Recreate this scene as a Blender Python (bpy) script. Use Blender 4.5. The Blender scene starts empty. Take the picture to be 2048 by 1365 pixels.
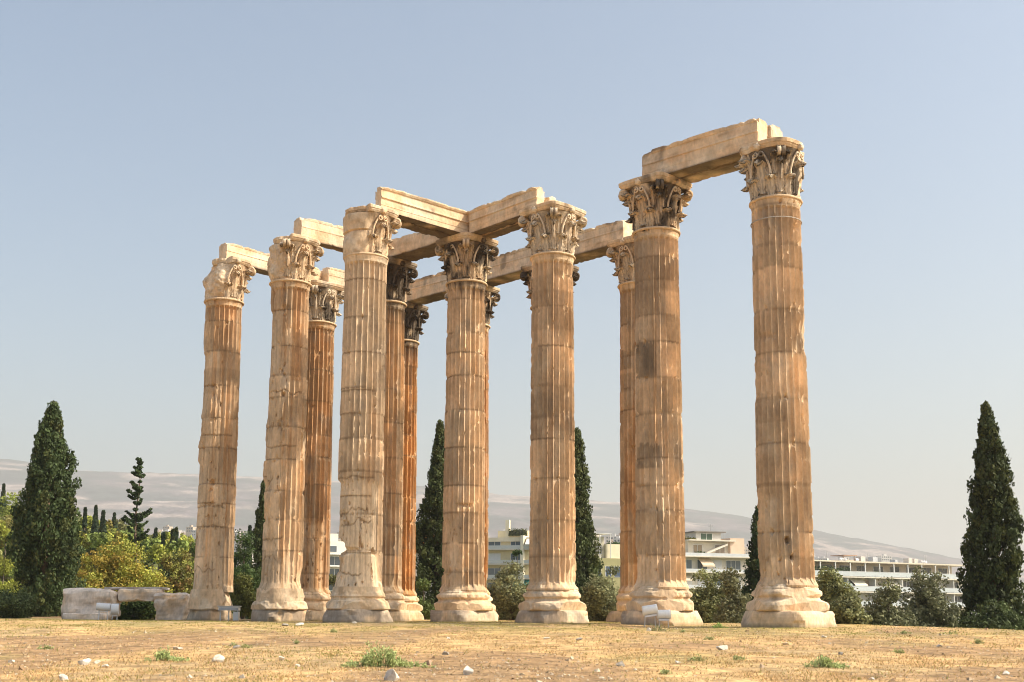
import bpy, bmesh, math, random
import numpy as np
from mathutils import Matrix, Vector
R = math.radians

# ------------------------------------------------------------------ camera, sky, sun, exposure
scn = bpy.context.scene
cam_d = bpy.data.cameras.new('camera'); cam = bpy.data.objects.new('camera', cam_d)
scn.collection.objects.link(cam); scn.camera = cam
F_PX, PITCH, ROLL, EYE, CY = 2472.46, .157603, -.0050942, .344759, 154.057
cam_d.sensor_width = 36; cam_d.lens = F_PX/2048*36; cam_d.shift_y = CY/2048
cam_d.clip_start = .1; cam_d.clip_end = 30000
cam.matrix_world = Matrix.Translation((0, 0, EYE)) @ Matrix.Rotation(math.pi/2+PITCH, 4, 'X') @ Matrix.Rotation(-ROLL, 4, 'Z')

SUN_EL, SUN_AZ = R(44), R(-11.0)        # azimuth counted from +x towards +y
W = bpy.data.worlds.new('World'); scn.world = W; W.use_nodes = True
nt = W.node_tree; nt.nodes.clear()
wo = nt.nodes.new('ShaderNodeOutputWorld'); bg = nt.nodes.new('ShaderNodeBackground'); sk = nt.nodes.new('ShaderNodeTexSky')
sk.sky_type = 'NISHITA'; sk.sun_disc = False; sk.sun_elevation = SUN_EL; sk.sun_rotation = math.pi/2 - SUN_AZ
sk.air_density = 1.0; sk.dust_density = 5; sk.ozone_density = .35; sk.altitude = 100
bg.inputs['Strength'].default_value = .15
vm = nt.nodes.new('ShaderNodeVectorMath'); vm.operation = 'MULTIPLY'; vm.inputs[1].default_value = (.97, 1.02, .985)
nt.links.new(sk.outputs[0], vm.inputs[0]); nt.links.new(vm.outputs[0], bg.inputs[0]); nt.links.new(bg.outputs[0], wo.inputs[0])
sl = bpy.data.lights.new('sun', 'SUN'); sl.energy = 3.8; sl.angle = R(.53); sl.color = (1, .88, .70)
so = bpy.data.objects.new('sun', sl); scn.collection.objects.link(so)
sd = Vector((math.cos(SUN_EL)*math.cos(SUN_AZ), math.cos(SUN_EL)*math.sin(SUN_AZ), math.sin(SUN_EL)))
so.rotation_euler = sd.to_track_quat('Z', 'Y').to_euler(); so.location = (30, 0, 40)
scn.view_settings.view_transform = 'Standard'; scn.view_settings.look = 'None'
scn.view_settings.exposure = .55; scn.view_settings.gamma = 1
scn.cycles.filter_width = 1.0

# ------------------------------------------------------------------ helpers
COL = scn.collection
rng = np.random.default_rng(7)
_c, _s = math.cos(PITCH), math.sin(PITCH)
def at(px, py, y):                      # the world point the surveyed photo pixel shows at depth y
    A, B = px-1024, 682.5+CY-py
    a = A*math.cos(ROLL)+B*math.sin(ROLL); b = -A*math.sin(ROLL)+B*math.cos(ROLL)
    k = y/(F_PX*_c-b*_s)
    return np.array([a*k, y, EYE+(F_PX*_s+b*_c)*k])
def stk(L, ax=-1): return np.stack(np.broadcast_arrays(*L), ax)
def _h(ix, iy, iz, s):
    h = (ix*374761393 + iy*668265263 + iz*2147483647 + s*974634777) & 0xffffffff
    h = ((h ^ (h >> 13))*1274126177) & 0xffffffff
    h = ((h ^ (h >> 15))*2246822519) & 0xffffffff
    return ((h ^ (h >> 16)) & 0xffffff)/float(0xffffff)*2-1
def vn(P, s=0):                         # smooth value noise, -1..1
    P = np.asarray(P, float); f = np.floor(P); t = P-f; t = t*t*(3-2*t); i = f.astype(np.int64)
    r = 0
    for dx in (0, 1):
        wx = t[..., 0] if dx else 1-t[..., 0]
        for dy in (0, 1):
            wy = t[..., 1] if dy else 1-t[..., 1]
            for dz in (0, 1):
                wz = t[..., 2] if dz else 1-t[..., 2]
                r = r + wx*wy*wz*_h(i[..., 0]+dx, i[..., 1]+dy, i[..., 2]+dz, s)
    return r
def fbm(P, s=0, o=4, g=.5):
    P = np.asarray(P, float); r = 0; a = 1; n = 0
    for k in range(o):
        r = r + a*vn(P*2**k+k*17.3, s+k); n += a; a *= g
    return r/n
def sst(a, b, x):
    t = np.clip((x-a)/(b-a), 0, 1); return t*t*(3-2*t)
def mix(a, b, t):
    a = np.asarray(a, float); b = np.asarray(b, float); t = np.asarray(t, float)[..., None]
    return a*(1-t)+b*t

def mesh(name, V, F, mat, parent=None, col=None, smooth=False):
    """V (n,3); F = array (m,k) or list of such arrays; one mesh object"""
    me = bpy.data.meshes.new(name); V = np.asarray(V, np.float32).reshape(-1, 3)
    Fs = F if isinstance(F, list) else [F]
    Fs = [np.asarray(f, np.int32) for f in Fs if len(f)]
    idx = np.concatenate([f.ravel() for f in Fs]); tot = np.concatenate([np.full(len(f), f.shape[1], np.int32) for f in Fs])
    st = np.concatenate([[0], np.cumsum(tot)[:-1]]).astype(np.int32)
    me.vertices.add(len(V)); me.vertices.foreach_set('co', V.ravel())
    me.loops.add(len(idx)); me.loops.foreach_set('vertex_index', idx)
    me.polygons.add(len(tot)); me.polygons.foreach_set('loop_start', st); me.polygons.foreach_set('loop_total', tot)
    me.polygons.foreach_set('use_smooth', np.full(len(tot), bool(smooth)))
    if col is not None:
        c = np.ones((len(V), 4), np.float32); c[:, :3] = np.clip(np.asarray(col).reshape(-1, 3), 0, 1)
        ca = me.color_attributes.new('Col', 'FLOAT_COLOR', 'POINT'); ca.data.foreach_set('color', c.ravel())
    me.update(calc_edges=True); me.validate()
    o = bpy.data.objects.new(name, me); COL.objects.link(o); me.materials.append(mat)
    if parent: o.parent = parent
    return o
def gridf(m, n, closed=True, off=0):
    i = np.arange(m-1)[:, None]; j = np.arange(n if closed else n-1)[None, :]; k = (j+1) % n
    return (stk([i*n+j, i*n+k, (i+1)*n+k, (i+1)*n+j], -1).reshape(-1, 4)+off)
class MB:                                # collects pieces for ONE mesh
    def __init__(s): s.V = []; s.F = {3: [], 4: []}; s.C = []; s.n = 0
    def add(s, V, F, c=(.5, .5, .5)):
        V = np.asarray(V, float).reshape(-1, 3); F = F if isinstance(F, list) else [F]
        for f in F:
            f = np.asarray(f); s.F[f.shape[1]].append(f+s.n)
        c = np.asarray(c, float); s.C.append(np.broadcast_to(c, V.shape) if c.ndim == 1 else c)
        s.V.append(V); s.n += len(V); return s
    def box(s, x0, x1, y0, y1, z0, z1, c=(.5, .5, .5)):
        V = [(x, y, z) for z in (z0, z1) for y in (y0, y1) for x in (x0, x1)]
        F = [(0, 2, 3, 1), (4, 5, 7, 6), (0, 1, 5, 4), (2, 6, 7, 3), (0, 4, 6, 2), (1, 3, 7, 5)]
        return s.add(V, np.array(F), c)
    def tube(s, P, r, n=8, c=(.5, .5, .5), cap=True):
        P = np.asarray(P, float); r = np.broadcast_to(r, (len(P),)); T = np.gradient(P, axis=0)
        T /= np.linalg.norm(T, axis=1)[:, None]+1e-9; up = np.array([0, 0, 1.]) if abs(T[0][2]) < .9 else np.array([1., 0, 0])
        A = np.cross(T, up); A /= np.linalg.norm(A, axis=1)[:, None]+1e-9; B = np.cross(T, A)
        th = np.linspace(0, 2*np.pi, n, endpoint=False)
        V = P[:, None]+r[:, None, None]*(np.cos(th)[None, :, None]*A[:, None]+np.sin(th)[None, :, None]*B[:, None])
        s.add(V, gridf(len(P), n), c)
        if cap:
            for k in (0, len(P)-1):
                b = len(s.V)
                s.add(np.vstack([V[k], P[k][None]]), np.array([(i, (i+1) % n, n) if k else ((i+1) % n, i, n) for i in range(n)]), c)
        return s
    def build(s, name, mat, parent=None, smooth=False, M=None):
        V = np.vstack(s.V)
        if M is not None: V = V@np.array(M)[:3, :3].T+np.array(M)[:3, 3]
        return mesh(name, V, [np.vstack(f) for f in s.F.values() if f], mat, parent, np.vstack(s.C), smooth)
def empty(name, loc, rz=0):
    o = bpy.data.objects.new(name, None); COL.objects.link(o); o.location = loc; o.rotation_euler = (0, 0, rz); return o
def tag(o, label=None, cat=None, group=None, kind=None):
    for k, v in (('label', label), ('category', cat), ('group', group), ('kind', kind or ('thing' if cat else None))):
        if v: o[k] = v
    return o

# ------------------------------------------------------------------ materials
def mat(name, rough=.9, bump=.0, bscale=20, var=.15, vscale=6, attr=True, color=None, spec=.2, stretch=(1, 1, 1), trans=0, metal=0, vscale2=None):
    m = bpy.data.materials.new(name); m.use_nodes = True; t = m.node_tree; n = t.nodes; L = t.links
    b = n['Principled BSDF']; b.inputs['Roughness'].default_value = rough; b.inputs['Specular IOR Level'].default_value = spec
    b.inputs['Metallic'].default_value = metal
    if attr:
        a = n.new('ShaderNodeAttribute'); a.attribute_name = 'Col'; src = a.outputs['Color']
    else:
        a = n.new('ShaderNodeRGB'); a.outputs[0].default_value = (*color, 1); src = a.outputs[0]
    g = n.new('ShaderNodeNewGeometry'); mp = n.new('ShaderNodeMapping'); mp.inputs['Scale'].default_value = stretch
    L.new(g.outputs['Position'], mp.inputs['Vector'])
    if var:
        for sc_, am in ((vscale, var), ((vscale2 or vscale*4.3), var*.7)):
            nz = n.new('ShaderNodeTexNoise'); nz.inputs['Scale'].default_value = sc_; nz.inputs['Detail'].default_value = 6
            L.new(mp.outputs[0], nz.inputs['Vector'])
            mr = n.new('ShaderNodeMapRange'); mr.inputs['From Min'].default_value = .3; mr.inputs['From Max'].default_value = .7
            mr.inputs['To Min'].default_value = 1-am; mr.inputs['To Max'].default_value = 1+am
            L.new(nz.outputs['Fac'], mr.inputs[0])
            mu = n.new('ShaderNodeVectorMath'); mu.operation = 'SCALE'; L.new(src, mu.inputs[0]); L.new(mr.outputs[0], mu.inputs['Scale']); src = mu.outputs[0]
    L.new(src, b.inputs['Base Color'])
    if bump:
        nz = n.new('ShaderNodeTexNoise'); nz.inputs['Scale'].default_value = bscale; nz.inputs['Detail'].default_value = 8
        L.new(mp.outputs[0], nz.inputs['Vector'])
        bp = n.new('ShaderNodeBump'); bp.inputs['Strength'].default_value = 1; bp.inputs['Distance'].default_value = bump
        L.new(nz.outputs['Fac'], bp.inputs['Height']); L.new(bp.outputs[0], b.inputs['Normal'])
    if trans:
        tr = n.new('ShaderNodeBsdfTranslucent'); L.new(src, tr.inputs[0]); ms = n.new('ShaderNodeMixShader'); ms.inputs[0].default_value = trans
        L.new(b.outputs[0], ms.inputs[1]); L.new(tr.outputs[0], ms.inputs[2]); L.new(ms.outputs[0], n['Material Output'].inputs[0])
    return m
M_STONE = mat('weathered_marble', .85, .03, 7, .16, 2.2, stretch=(1, 1, .55))
M_ROCK = mat('field_stone', .9, .02, 14, .15, 6)
M_GROUND = mat('dry_ground', .95, .06, 9, .42, 1.9, vscale2=11)
M_GRASS = mat('dry_grass', .9, 0, 1, .1, 3, trans=.3)
M_LEAF = mat('foliage', .7, 0, 1, .0, 3, trans=.25, spec=.25)
M_BARK = mat('bark', .95, .02, 10, .25, 5)
M_HILL = mat('mountain_slope', 1, 0, 1, .42, .018, vscale2=.08)
M_WALL = mat('painted_plaster', .85, 0, 1, .06, .4)
M_GLASS = mat('window_glass', .15, 0, 1, .1, .3, spec=.6)
M_METAL = mat('painted_metal', .45, 0, 1, .05, 3, spec=.4)

# ------------------------------------------------------------------ ground
def crest(x): return np.interp(x, [-90, -40, -22, -12, 6, 10, 12.5, 15, 20, 40], [82, 76, 75, 74, 61, 50.5, 46.5, 42.5, 40, 40])
def zg(x, y):
    x = np.asarray(x, float); y = np.asarray(y, float)
    z = -1.22*(1-sst(-24, 43, y))*1.0
    z = -1.25+1.25*np.clip(y/42, -1, 1.0)
    z = np.where(y > 36, -.18+.18*(1-(1-np.clip((y-36)/12, 0, 1))**2), z)
    z = np.where(y < -2, -1.3, z)
    d = np.clip(y-crest(x), 0, None)
    z = z - np.minimum(d*.05+d*d*.012, 9)*1.0
    hill = 27*np.exp(-((x+85)/45)**2-((y-225)/75)**2)+16*np.exp(-((x+45)/22)**2-((y-170)/40)**2)*.6
    z = z+hill
    return z
def ground_bump(x, y):
    P = stk([x, y, x*0], -1)
    near = np.clip(1-y/90, 0, 1)*(y > 2)
    return near*(.05*fbm(P*.35, 5, 3)+.022*fbm(P*2.2, 9, 3))+.10*fbm(P*.16+3, 15, 3)*sst(26, 36, y)*(1-sst(90, 120, y))
def soil(x, y):
    P = stk([x*.32, y*.20, x*0], -1)
    s = fbm(P, 31, 4)
    return sst(-.06, .24, s+.46*(1-sst(17, 29, y))-.06*sst(27, 38, y))
def build_ground():
    an = np.concatenate([np.linspace(-180, -32, 40), np.linspace(-31.8, 31.8, 760), np.linspace(32, 180, 40)])[:-1]
    an = np.radians(90-an)
    rr = np.concatenate([[.0, 4, 8, 12, 15], np.geomspace(16.5, 72, 230), np.geomspace(74, 450, 60), np.geomspace(480, 12000, 36)])
    A, RR = np.meshgrid(an, rr); X = RR*np.cos(A); Y = RR*np.sin(A)
    Z = zg(X, Y)+ground_bump(X, Y)
    P = stk([X, Y, Z], -1); s = soil(X, Y)
    straw = np.array([.54, .355, .17]); straw2 = np.array([.43, .305, .16]); earth = np.array([.28, .175, .095]); green = np.array([.30, .265, .085])
    Q = stk([X*.6, Y*.4, X*0], -1)
    c = mix(straw, straw2, sst(-.2, .4, fbm(Q, 77, 3)))
    c = mix(c, earth, s*.75)
    g = sst(31, 41, Y)*sst(-.35, .3, fbm(Q*.7, 55, 3))*(X > -30)
    g = np.maximum(g*.75, .5*sst(.25, .5, fbm(Q*.5+9, 56, 3)))
    c = mix(c, green, g*.7)
    far = sst(0, 8, Y-crest(X)); c = mix(c, np.array([.10, .11, .04]), far)
    c = mix(c, np.array([.22, .19, .13]), sst(300, 700, RR))
    o = mesh('ground', P.reshape(-1, 3), gridf(len(rr), len(an)), M_GROUND, None, c.reshape(-1, 3), True)
    tag(o, kind='structure')
build_ground()

# ------------------------------------------------------------------ mountain (far structure)
def build_mountain():
    pxs = np.array([-2600, -1700, -1000, -500, -200, 0, 60, 150, 390, 520, 840, 1000, 1240, 1370, 1500, 1630, 1780, 1880, 2000, 2300, 4000])
    pys = np.array([1130, 1010, 930, 905, 905, 917, 925, 943, 948, 955, 972, 990, 1005, 1018, 1034, 1062, 1090, 1110, 1135, 1185, 1212])
    n = 1500; m = 160; px = np.linspace(-2580, 3980, n)
    py = np.interp(px, pxs, pys)
    k = np.ones(25)/25; py = np.convolve(np.pad(py, 12, 'edge'), k, 'valid')
    YR = 5600
    top = np.array([at(a, b, YR) for a, b in zip(px, py)])
    V = np.zeros((m, n, 3)); t = np.linspace(0, 1.25, m)[:, None]
    yy = 2700+(YR-2700)*t; k = yy/YR
    X = top[None, :, 0]*k; 
    P = stk([X/900, yy/900+0*X, X*0], -1); r1 = 1-np.abs(fbm(P*1.6, 3, 5))*2
    P2 = stk([X/260, yy/420+0*X, X*0], -1)
    prof = np.where(t < 1, t**1.25, 1-(t-1)*1.6)
    env = np.sin(np.clip(t, 0, 1)*np.pi)**.8
    H = top[None, :, 2]*prof + env*(45*(r1-.55)+38*fbm(P2, 8, 6)) 
    H = np.minimum(H, (top[None, :, 2])*yy/YR-2)*(t <= 1)+H*(t > 1)
    H[np.argmin(abs(t[:, 0]-1))] = top[:, 2]+2.5*vn(stk([px*.05, px*0, px*0], -1), 4)
    H = H*sst(0, .08, t)-14*(1-sst(0, .08, t))
    V = stk([X, yy+0*X, H], -1)
    rock = np.array([.125, .10, .105]); scrub = np.array([.055, .062, .06]); 
    c = mix(rock, scrub, sst(-.16, .16, fbm(stk([X/230, yy/250+0*X, H/60], -1), 21, 6)+.30*sst(.6, 1., t)-.10))
    c = mix(c, np.array([.30, .24, .215]), sst(.12, .30, fbm(stk([X/330, yy/200, H/50], -1), 91, 5)))
    tag(mesh('mountain', V.reshape(-1, 3), gridf(m, n, False), M_HILL, None, c.reshape(-1, 3), True), kind='structure')
build_mountain()
# air: haze box round everything
hz = MB().box(-9000, 9000, -300, 12500, -60, 760); 
mh = bpy.data.materials.new('haze_air'); mh.use_nodes = True; mh.node_tree.nodes.clear()
ho = mh.node_tree.nodes.new('ShaderNodeOutputMaterial'); hv = mh.node_tree.nodes.new('ShaderNodeVolumePrincipled')
hv.inputs['Color'].default_value = (1.0, .99, .97, 1); hv.inputs['Density'].default_value = .00018; hv.inputs['Anisotropy'].default_value = .15
mh.node_tree.links.new(hv.outputs[0], ho.inputs['Volume'])
tag(hz.build('haze', mh), kind='stuff')

# ------------------------------------------------------------------ the temple
TH = .7806
AI = np.array([math.cos(TH), -math.sin(TH)]); AJ = np.array([math.sin(TH), math.cos(TH)])
GRID = {'C1': (-13.94, 58.12), 'C2': (-10.13, 54.73), 'C4': (-6.20, 50.56), 'C3': (-10.10, 62.65), 'C5': (-6.08, 58.37), 'C7': (-2.10, 54.59),
        'C9': (1.67, 50.27), 'C12': (5.63, 46.87), 'C13': (9.54, 43.15), 'C6': (-6.09, 66.88), 'C8': (-2.10, 62.92), 'C10': (1.82, 58.81), 'C11': (5.74, 54.70)}
CREAM = np.array([.69, .50, .32]); PALE = np.array([.69, .56, .41]); TAN = np.array([.55, .395, .26]); RUST = np.array([.53, .275, .11]); SOOT = np.array([.075, .058, .045]); BROWN = np.array([.30, .20, .12])
NSEG = 24

def sector(th, az, half, soft=.25):     # 1 inside an azimuth sector
    d = np.abs((th-az+np.pi) % (2*np.pi)-np.pi); return 1-sst(half, half+soft, d)

def shaft(par, cx, cy, sp, seed):
    n = NSEG*12; z = np.arange(1.30, 15.12, sp.get('dz', .07)); m = len(z)
    fp = np.array([.0, .030, .062, .13, .24, .38, .50, .62, .76, .87, .938, .970]); th = ((np.arange(NSEG)[:, None]+fp[None]).ravel()/NSEG)*2*np.pi; T, Z = np.meshgrid(th, z)
    u = (Z-1.4)/13.7
    Rr = (.955-.075*u-.02*u*u)
    Rr = Rr+(.10 if sp.get('brough', 0) < .9 else .02)*np.exp(-((Z-1.36)/.13)**2)+.045*np.exp(-((Z-15.08)/.1)**2)
    # drums
    rs = np.random.default_rng(seed); js = [1.3]
    while js[-1] < 15: js.append(js[-1]+rs.uniform(.85, 1.75))
    js = np.array(js); dr = np.clip(np.searchsorted(js, Z)-1, 0, len(js)-1)
    jd = np.min(np.abs(Z[..., None]-js[1:]), -1)
    off = rs.normal(0, .006, len(js)+1); Rr = Rr+off[dr]
    P = stk([np.cos(T)*1.0, np.sin(T)*1.0, Z], -1)
    ph = ((T/(2*np.pi)*NSEG) % 1)-.5
    fl = np.sqrt(np.clip(1-(ph/.475)**2, 0, 1))*.14
    fl = fl*sst(1.5, 1.68, Z)*(1-sst(14.72, 14.86, Z))
    # wear: ground down arrises, missing lumps
    wear = .55*fbm(P*np.array([1.1, 1.1, .5]), seed+1, 4)+.15*fbm(P*np.array([5, 5, 2.2]), seed+2, 3)
    drum_w = rs.uniform(-.16, .08, len(js)+1)[dr]
    W_ = wear+drum_w+sp.get('wear', 0)+.32*(1-sst(1.6, 3.6, Z))*1.0-.1*sst(11, 14, Z)
    for (az, half, z0, z1, amt) in sp.get('smooth', []):
        W_ = W_+amt*sector(T, R(az), R(half))*sst(z0-.4, z0+.4, Z)*(1-sst(z1-.4, z1+.4, Z))
    cut = np.clip((W_-.27)*.60, 0, .115)
    cut = cut+np.clip(fbm(P*np.array([7, 7, 4]), seed+3, 3)-.36, 0, 1)*.45
    cut = cut+.016*np.clip(1-jd/.05, 0, 1)+np.clip(fbm(P*np.array([4, 4, 2.5]), seed+13, 3)-.20, 0, 1)*.6*np.clip(1-jd/.22, 0, 1)
    r = np.minimum(Rr-fl, Rr-cut)
    for (az, half, zc, hh, dep) in sp.get('gouge', []):
        e = ((np.abs((T-R(az)+np.pi) % (2*np.pi)-np.pi))/R(half))**2+((Z-zc)/hh)**2
        r = r-dep*np.clip(1.15-e+.5*fbm(P*3, seed+5, 3), 0, 1)**.7
    crk = np.zeros_like(r)
    for (az, half, zc, amp) in sp.get('cracks', []):
        zl = zc+amp*fbm(stk([T*2.5, T*0+zc, T*0], -1), seed+int(zc*10), 3)
        q = np.clip(1-np.abs(Z-zl)/.055, 0, 1)*sector(T, R(az), R(half), .15); crk = np.maximum(crk, q)
        r = r-.035*q-.018*sector(T, R(az), R(half), .3)*sst(.0, .05, zl-Z)*(1-sst(.1, .9, zl-Z))
    r = r+.005*fbm(P*11, seed+6, 3)-.012*np.clip(fbm(P*np.array([3, 3, 3]), seed+7, 3), 0, 1)
    if sp.get('skirt'):                 # battered foot running out into the base
        k = (1-sst(1.3, 1.3+sp['skirt'], Z)); r = r+k*.08*(1+.8*fbm(P*1.4, seed+8, 3))*sector(T, R(-140), R(110), .6)
    if 'cap' in sp: r = r*sp['cap']
    V = stk([r*np.cos(T), r*np.sin(T), Z], -1)
    # colour
    tints = rs.uniform(0, 1, len(js)+1)[dr]
    tints = tints**1.5
    c = mix(CREAM, TAN, np.clip(.0+.62*tints+.5*fbm(P*np.array([.8, .8, .5]), seed+20, 3), 0, 1)*sp.get('tan', .8))
    c = mix(c, PALE, np.maximum(sst(.0, .5, fbm(P*np.array([1.3, 1.3, .8]), seed+21, 4))*.6, sp.get('pale', 0)))
    streak = fbm(stk([np.cos(T)*4, np.sin(T)*4, Z*.16], -1), seed+22, 4)
    flute = np.clip(fl/.14, 0, 1)*(cut < .05)
    c = mix(c, RUST, np.clip(sst(-.20, .34, streak*1.5+sp.get('rust', 0)-.72+.30*flute+.22*sector(T, R(-30), R(60), .8)+sp.get('toprust', 0)*sst(10, 15, Z))*sp.get('rustmax', .55), 0, 1))
    fine = fbm(stk([np.cos(T)*9, np.sin(T)*9, Z*.5], -1), seed+23, 3)
    c = mix(c, BROWN, sst(.05, .55, fine+.2*fbm(P*1.5, seed+29, 2))*.45)
    c = mix(c, BROWN*.8, np.clip(1.15-jd/.05, 0, 1)*.8*sst(-.45, .1, fbm(P*2.1, seed+24, 2)))
    gm = fbm(P*np.array([1.7, 1.7, .9])+5, seed+26, 4); c = mix(c, np.array([.33, .28, .23]), sst(.18, .5, gm)*.45)
    pt = vn(stk([np.cos(T)*1.1+dr*7.3, np.sin(T)*1.1, dr*3.1+Z*.25], -1), seed+27); c = c*(1+.16*np.sign(pt)*sst(.1, .35, np.abs(pt)))[..., None]
    ts = sp.get('topsoot', 0)
    if ts:
        c = mix(c, SOOT*1.3, np.clip(sst(15.2-ts*1.7, 15.1, Z+.9*streak+.5*fine), 0, 1)*.85)
    for (az, half, z0, z1, amt, cc) in sp.get('patch', []):
        jag = .12*vn(stk([T*12, Z*0, Z*0], -1), seed+2)
        c = mix(c, cc, amt*.75*(1+.45*fbm(P*4, seed+33, 3))*sector(T, R(az), R(half), .06)*(Z > z0)*(Z < z1+jag))
    for (z0, z1, amt, cc) in sp.get('band', []):
        c = mix(c, cc, amt*sst(z0-.05, z0+.05, Z)*(1-sst(z1-.05, z1+.05, Z)))
    c = mix(c, BROWN*.6, crk*.75)
    c = mix(c, BROWN, np.clip(fl/.14, 0, 1)*(cut < .06)*.13)  # dirt in the flutes, painted on partly to deepen their shade contrast
    hole = sst(.02, .07, (Rr-r)-fl*1.0-.03)     # fresh broken stone is paler and yellower
    c = mix(c, np.array([.62, .45, .28]), hole*.5)
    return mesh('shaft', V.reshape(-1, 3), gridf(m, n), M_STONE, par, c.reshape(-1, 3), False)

def column_base(par, sp, seed):
    n = 160; th = np.arange(n)/n*2*np.pi
    q_ = sp.get('bscale', 1); prof = [(z_, r_*q_) for z_, r_ in [(.50, 1.28), (.54, 1.36), (.62, 1.40), (.72, 1.40), (.80, 1.35), (.83, 1.24), (.85, 1.22), (.88, 1.13), (.95, 1.09), (1.0, 1.10), (1.02, 1.17), (1.08, 1.21), (1.16, 1.20), (1.21, 1.13), (1.23, 1.06), (1.29, 1.05), (1.33, .99), (1.43, .92)]]
    zz = np.array([p[0] for p in prof]); rr = np.array([p[1] for p in prof]); z = np.arange(.50, 1.425, .024); m = len(z)
    r0 = np.interp(z, zz, rr); T, Z = np.meshgrid(th, z); r = np.repeat(r0[:, None], n, 1)
    cone = (1.40-.40*(Z-.5)/.9)*q_; k = sp.get('brough', .2)
    P = stk([np.cos(T)*1.4, np.sin(T)*1.4, Z], -1)
    e = fbm(P*1.2, seed+40, 4); kk = np.clip(k+.8*e, 0, 1)
    r = np.minimum(r, mix1(r, cone-.03, kk))-.20*np.clip(e-.02, 0, 1)*(.5+k)-.10*np.clip(fbm(P*3, seed+45, 3)-.1, 0, 1)+.012*fbm(P*8, seed+41, 3)
    if sp.get('brough', 0) >= .9: r = np.maximum(r, 1.0+.05*fbm(P*2, seed+46, 3)+.06*(1.4-Z))
    rs = np.random.default_rng(seed+47); chip = np.zeros_like(r)
    for q in range(9):                  # fractured faces where the mouldings have broken off
        a_ = rs.uniform(0, 2*np.pi); lim = rs.uniform(1.10, 1.34)*q_; sl = rs.uniform(-.45, .45); cd = np.cos(T-a_); mx = np.where(cd > .5, (lim+sl*(Z-.8))/np.maximum(cd, .5), 9)
        chip = np.where(mx < r, 1, chip); r = np.minimum(r, np.maximum(mx+.02*fbm(P*6, seed+48+q, 2), .98*q_))
    V = stk([r*np.cos(T), r*np.sin(T), Z], -1)
    c = mix(CREAM*1.02, PALE, sst(-.3, .3, fbm(P*1.5, seed+42, 3))*.8); c = mix(c, BROWN, sst(.1, .5, fbm(P*2.5, seed+43, 4))*.5)
    V = np.vstack([V.reshape(-1, 3), [[0, 0, z[-1]]]])
    top = np.array([((m-1)*n+i, (m-1)*n+(i+1) % n, m*n) for i in range(n)])
    mesh('column_base', V, [gridf(m, n), top], M_STONE, par, np.vstack([c.reshape(-1, 3), CREAM[None]]), False)
    # plinth: a squared block, its arrises worn round
    h = np.array([-.35, -.1, 0, .06, .12, .2, .3, .4, .46, .50, .52, .525]); half = sp.get('plinth', 1.22)
    n = 200; th = np.arange(n)/n*2*np.pi; T, Z = np.meshgrid(th, h)
    a = T+TH; q = 9.0; sq = half/((np.abs(np.cos(a))**q+np.abs(np.sin(a))**q)**(1/q))
    rim = np.interp(Z, [-.35, .3, .42, .5, .52, .525], [1, 1, .985, .94, .86, .4])
    P = stk([np.cos(T)*1.6, np.sin(T)*1.6, Z*1.4], -1)
    e = fbm(P*.9, seed+50, 4)
    r = sq*rim; r = np.minimum(r, half*(1.30-.35*np.clip(e+sp.get('pw', 0)+.2*sst(.1, .5, Z), 0, 1)))+.03*fbm(P*3.5, seed+51, 4)
    rs = np.random.default_rng(seed+57)
    for q in range(10):
        a_ = rs.uniform(0, 2*np.pi); lim = half*rs.uniform(1.02, 1.36); sl = rs.uniform(-.1, .9); cd = np.cos(T-a_)
        r = np.minimum(r, np.where(cd > .5, (lim-sl*(Z-.3))/np.maximum(cd, .5)+.015*fbm(P*5, seed+58+q, 2), 9))
    zt = Z-.05*np.clip(fbm(P*.8, seed+52, 3), 0, 1)*(Z > .3)
    V = stk([r*np.cos(T), r*np.sin(T), zt], -1)
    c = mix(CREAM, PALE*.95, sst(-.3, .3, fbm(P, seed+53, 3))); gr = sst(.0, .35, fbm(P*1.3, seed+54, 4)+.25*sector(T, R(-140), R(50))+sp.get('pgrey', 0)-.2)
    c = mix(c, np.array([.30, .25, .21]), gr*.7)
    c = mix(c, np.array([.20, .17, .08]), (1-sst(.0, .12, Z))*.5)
    V = np.vstack([V.reshape(-1, 3), [[0, 0, .5]]]); m = len(h)
    top = np.array([((m-1)*n+i, (m-1)*n+(i+1) % n, m*n) for i in range(n)])
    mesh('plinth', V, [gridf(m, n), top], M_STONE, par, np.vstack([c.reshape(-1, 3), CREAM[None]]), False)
def mix1(a, b, t): return a*(1-t)+b*t

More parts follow.
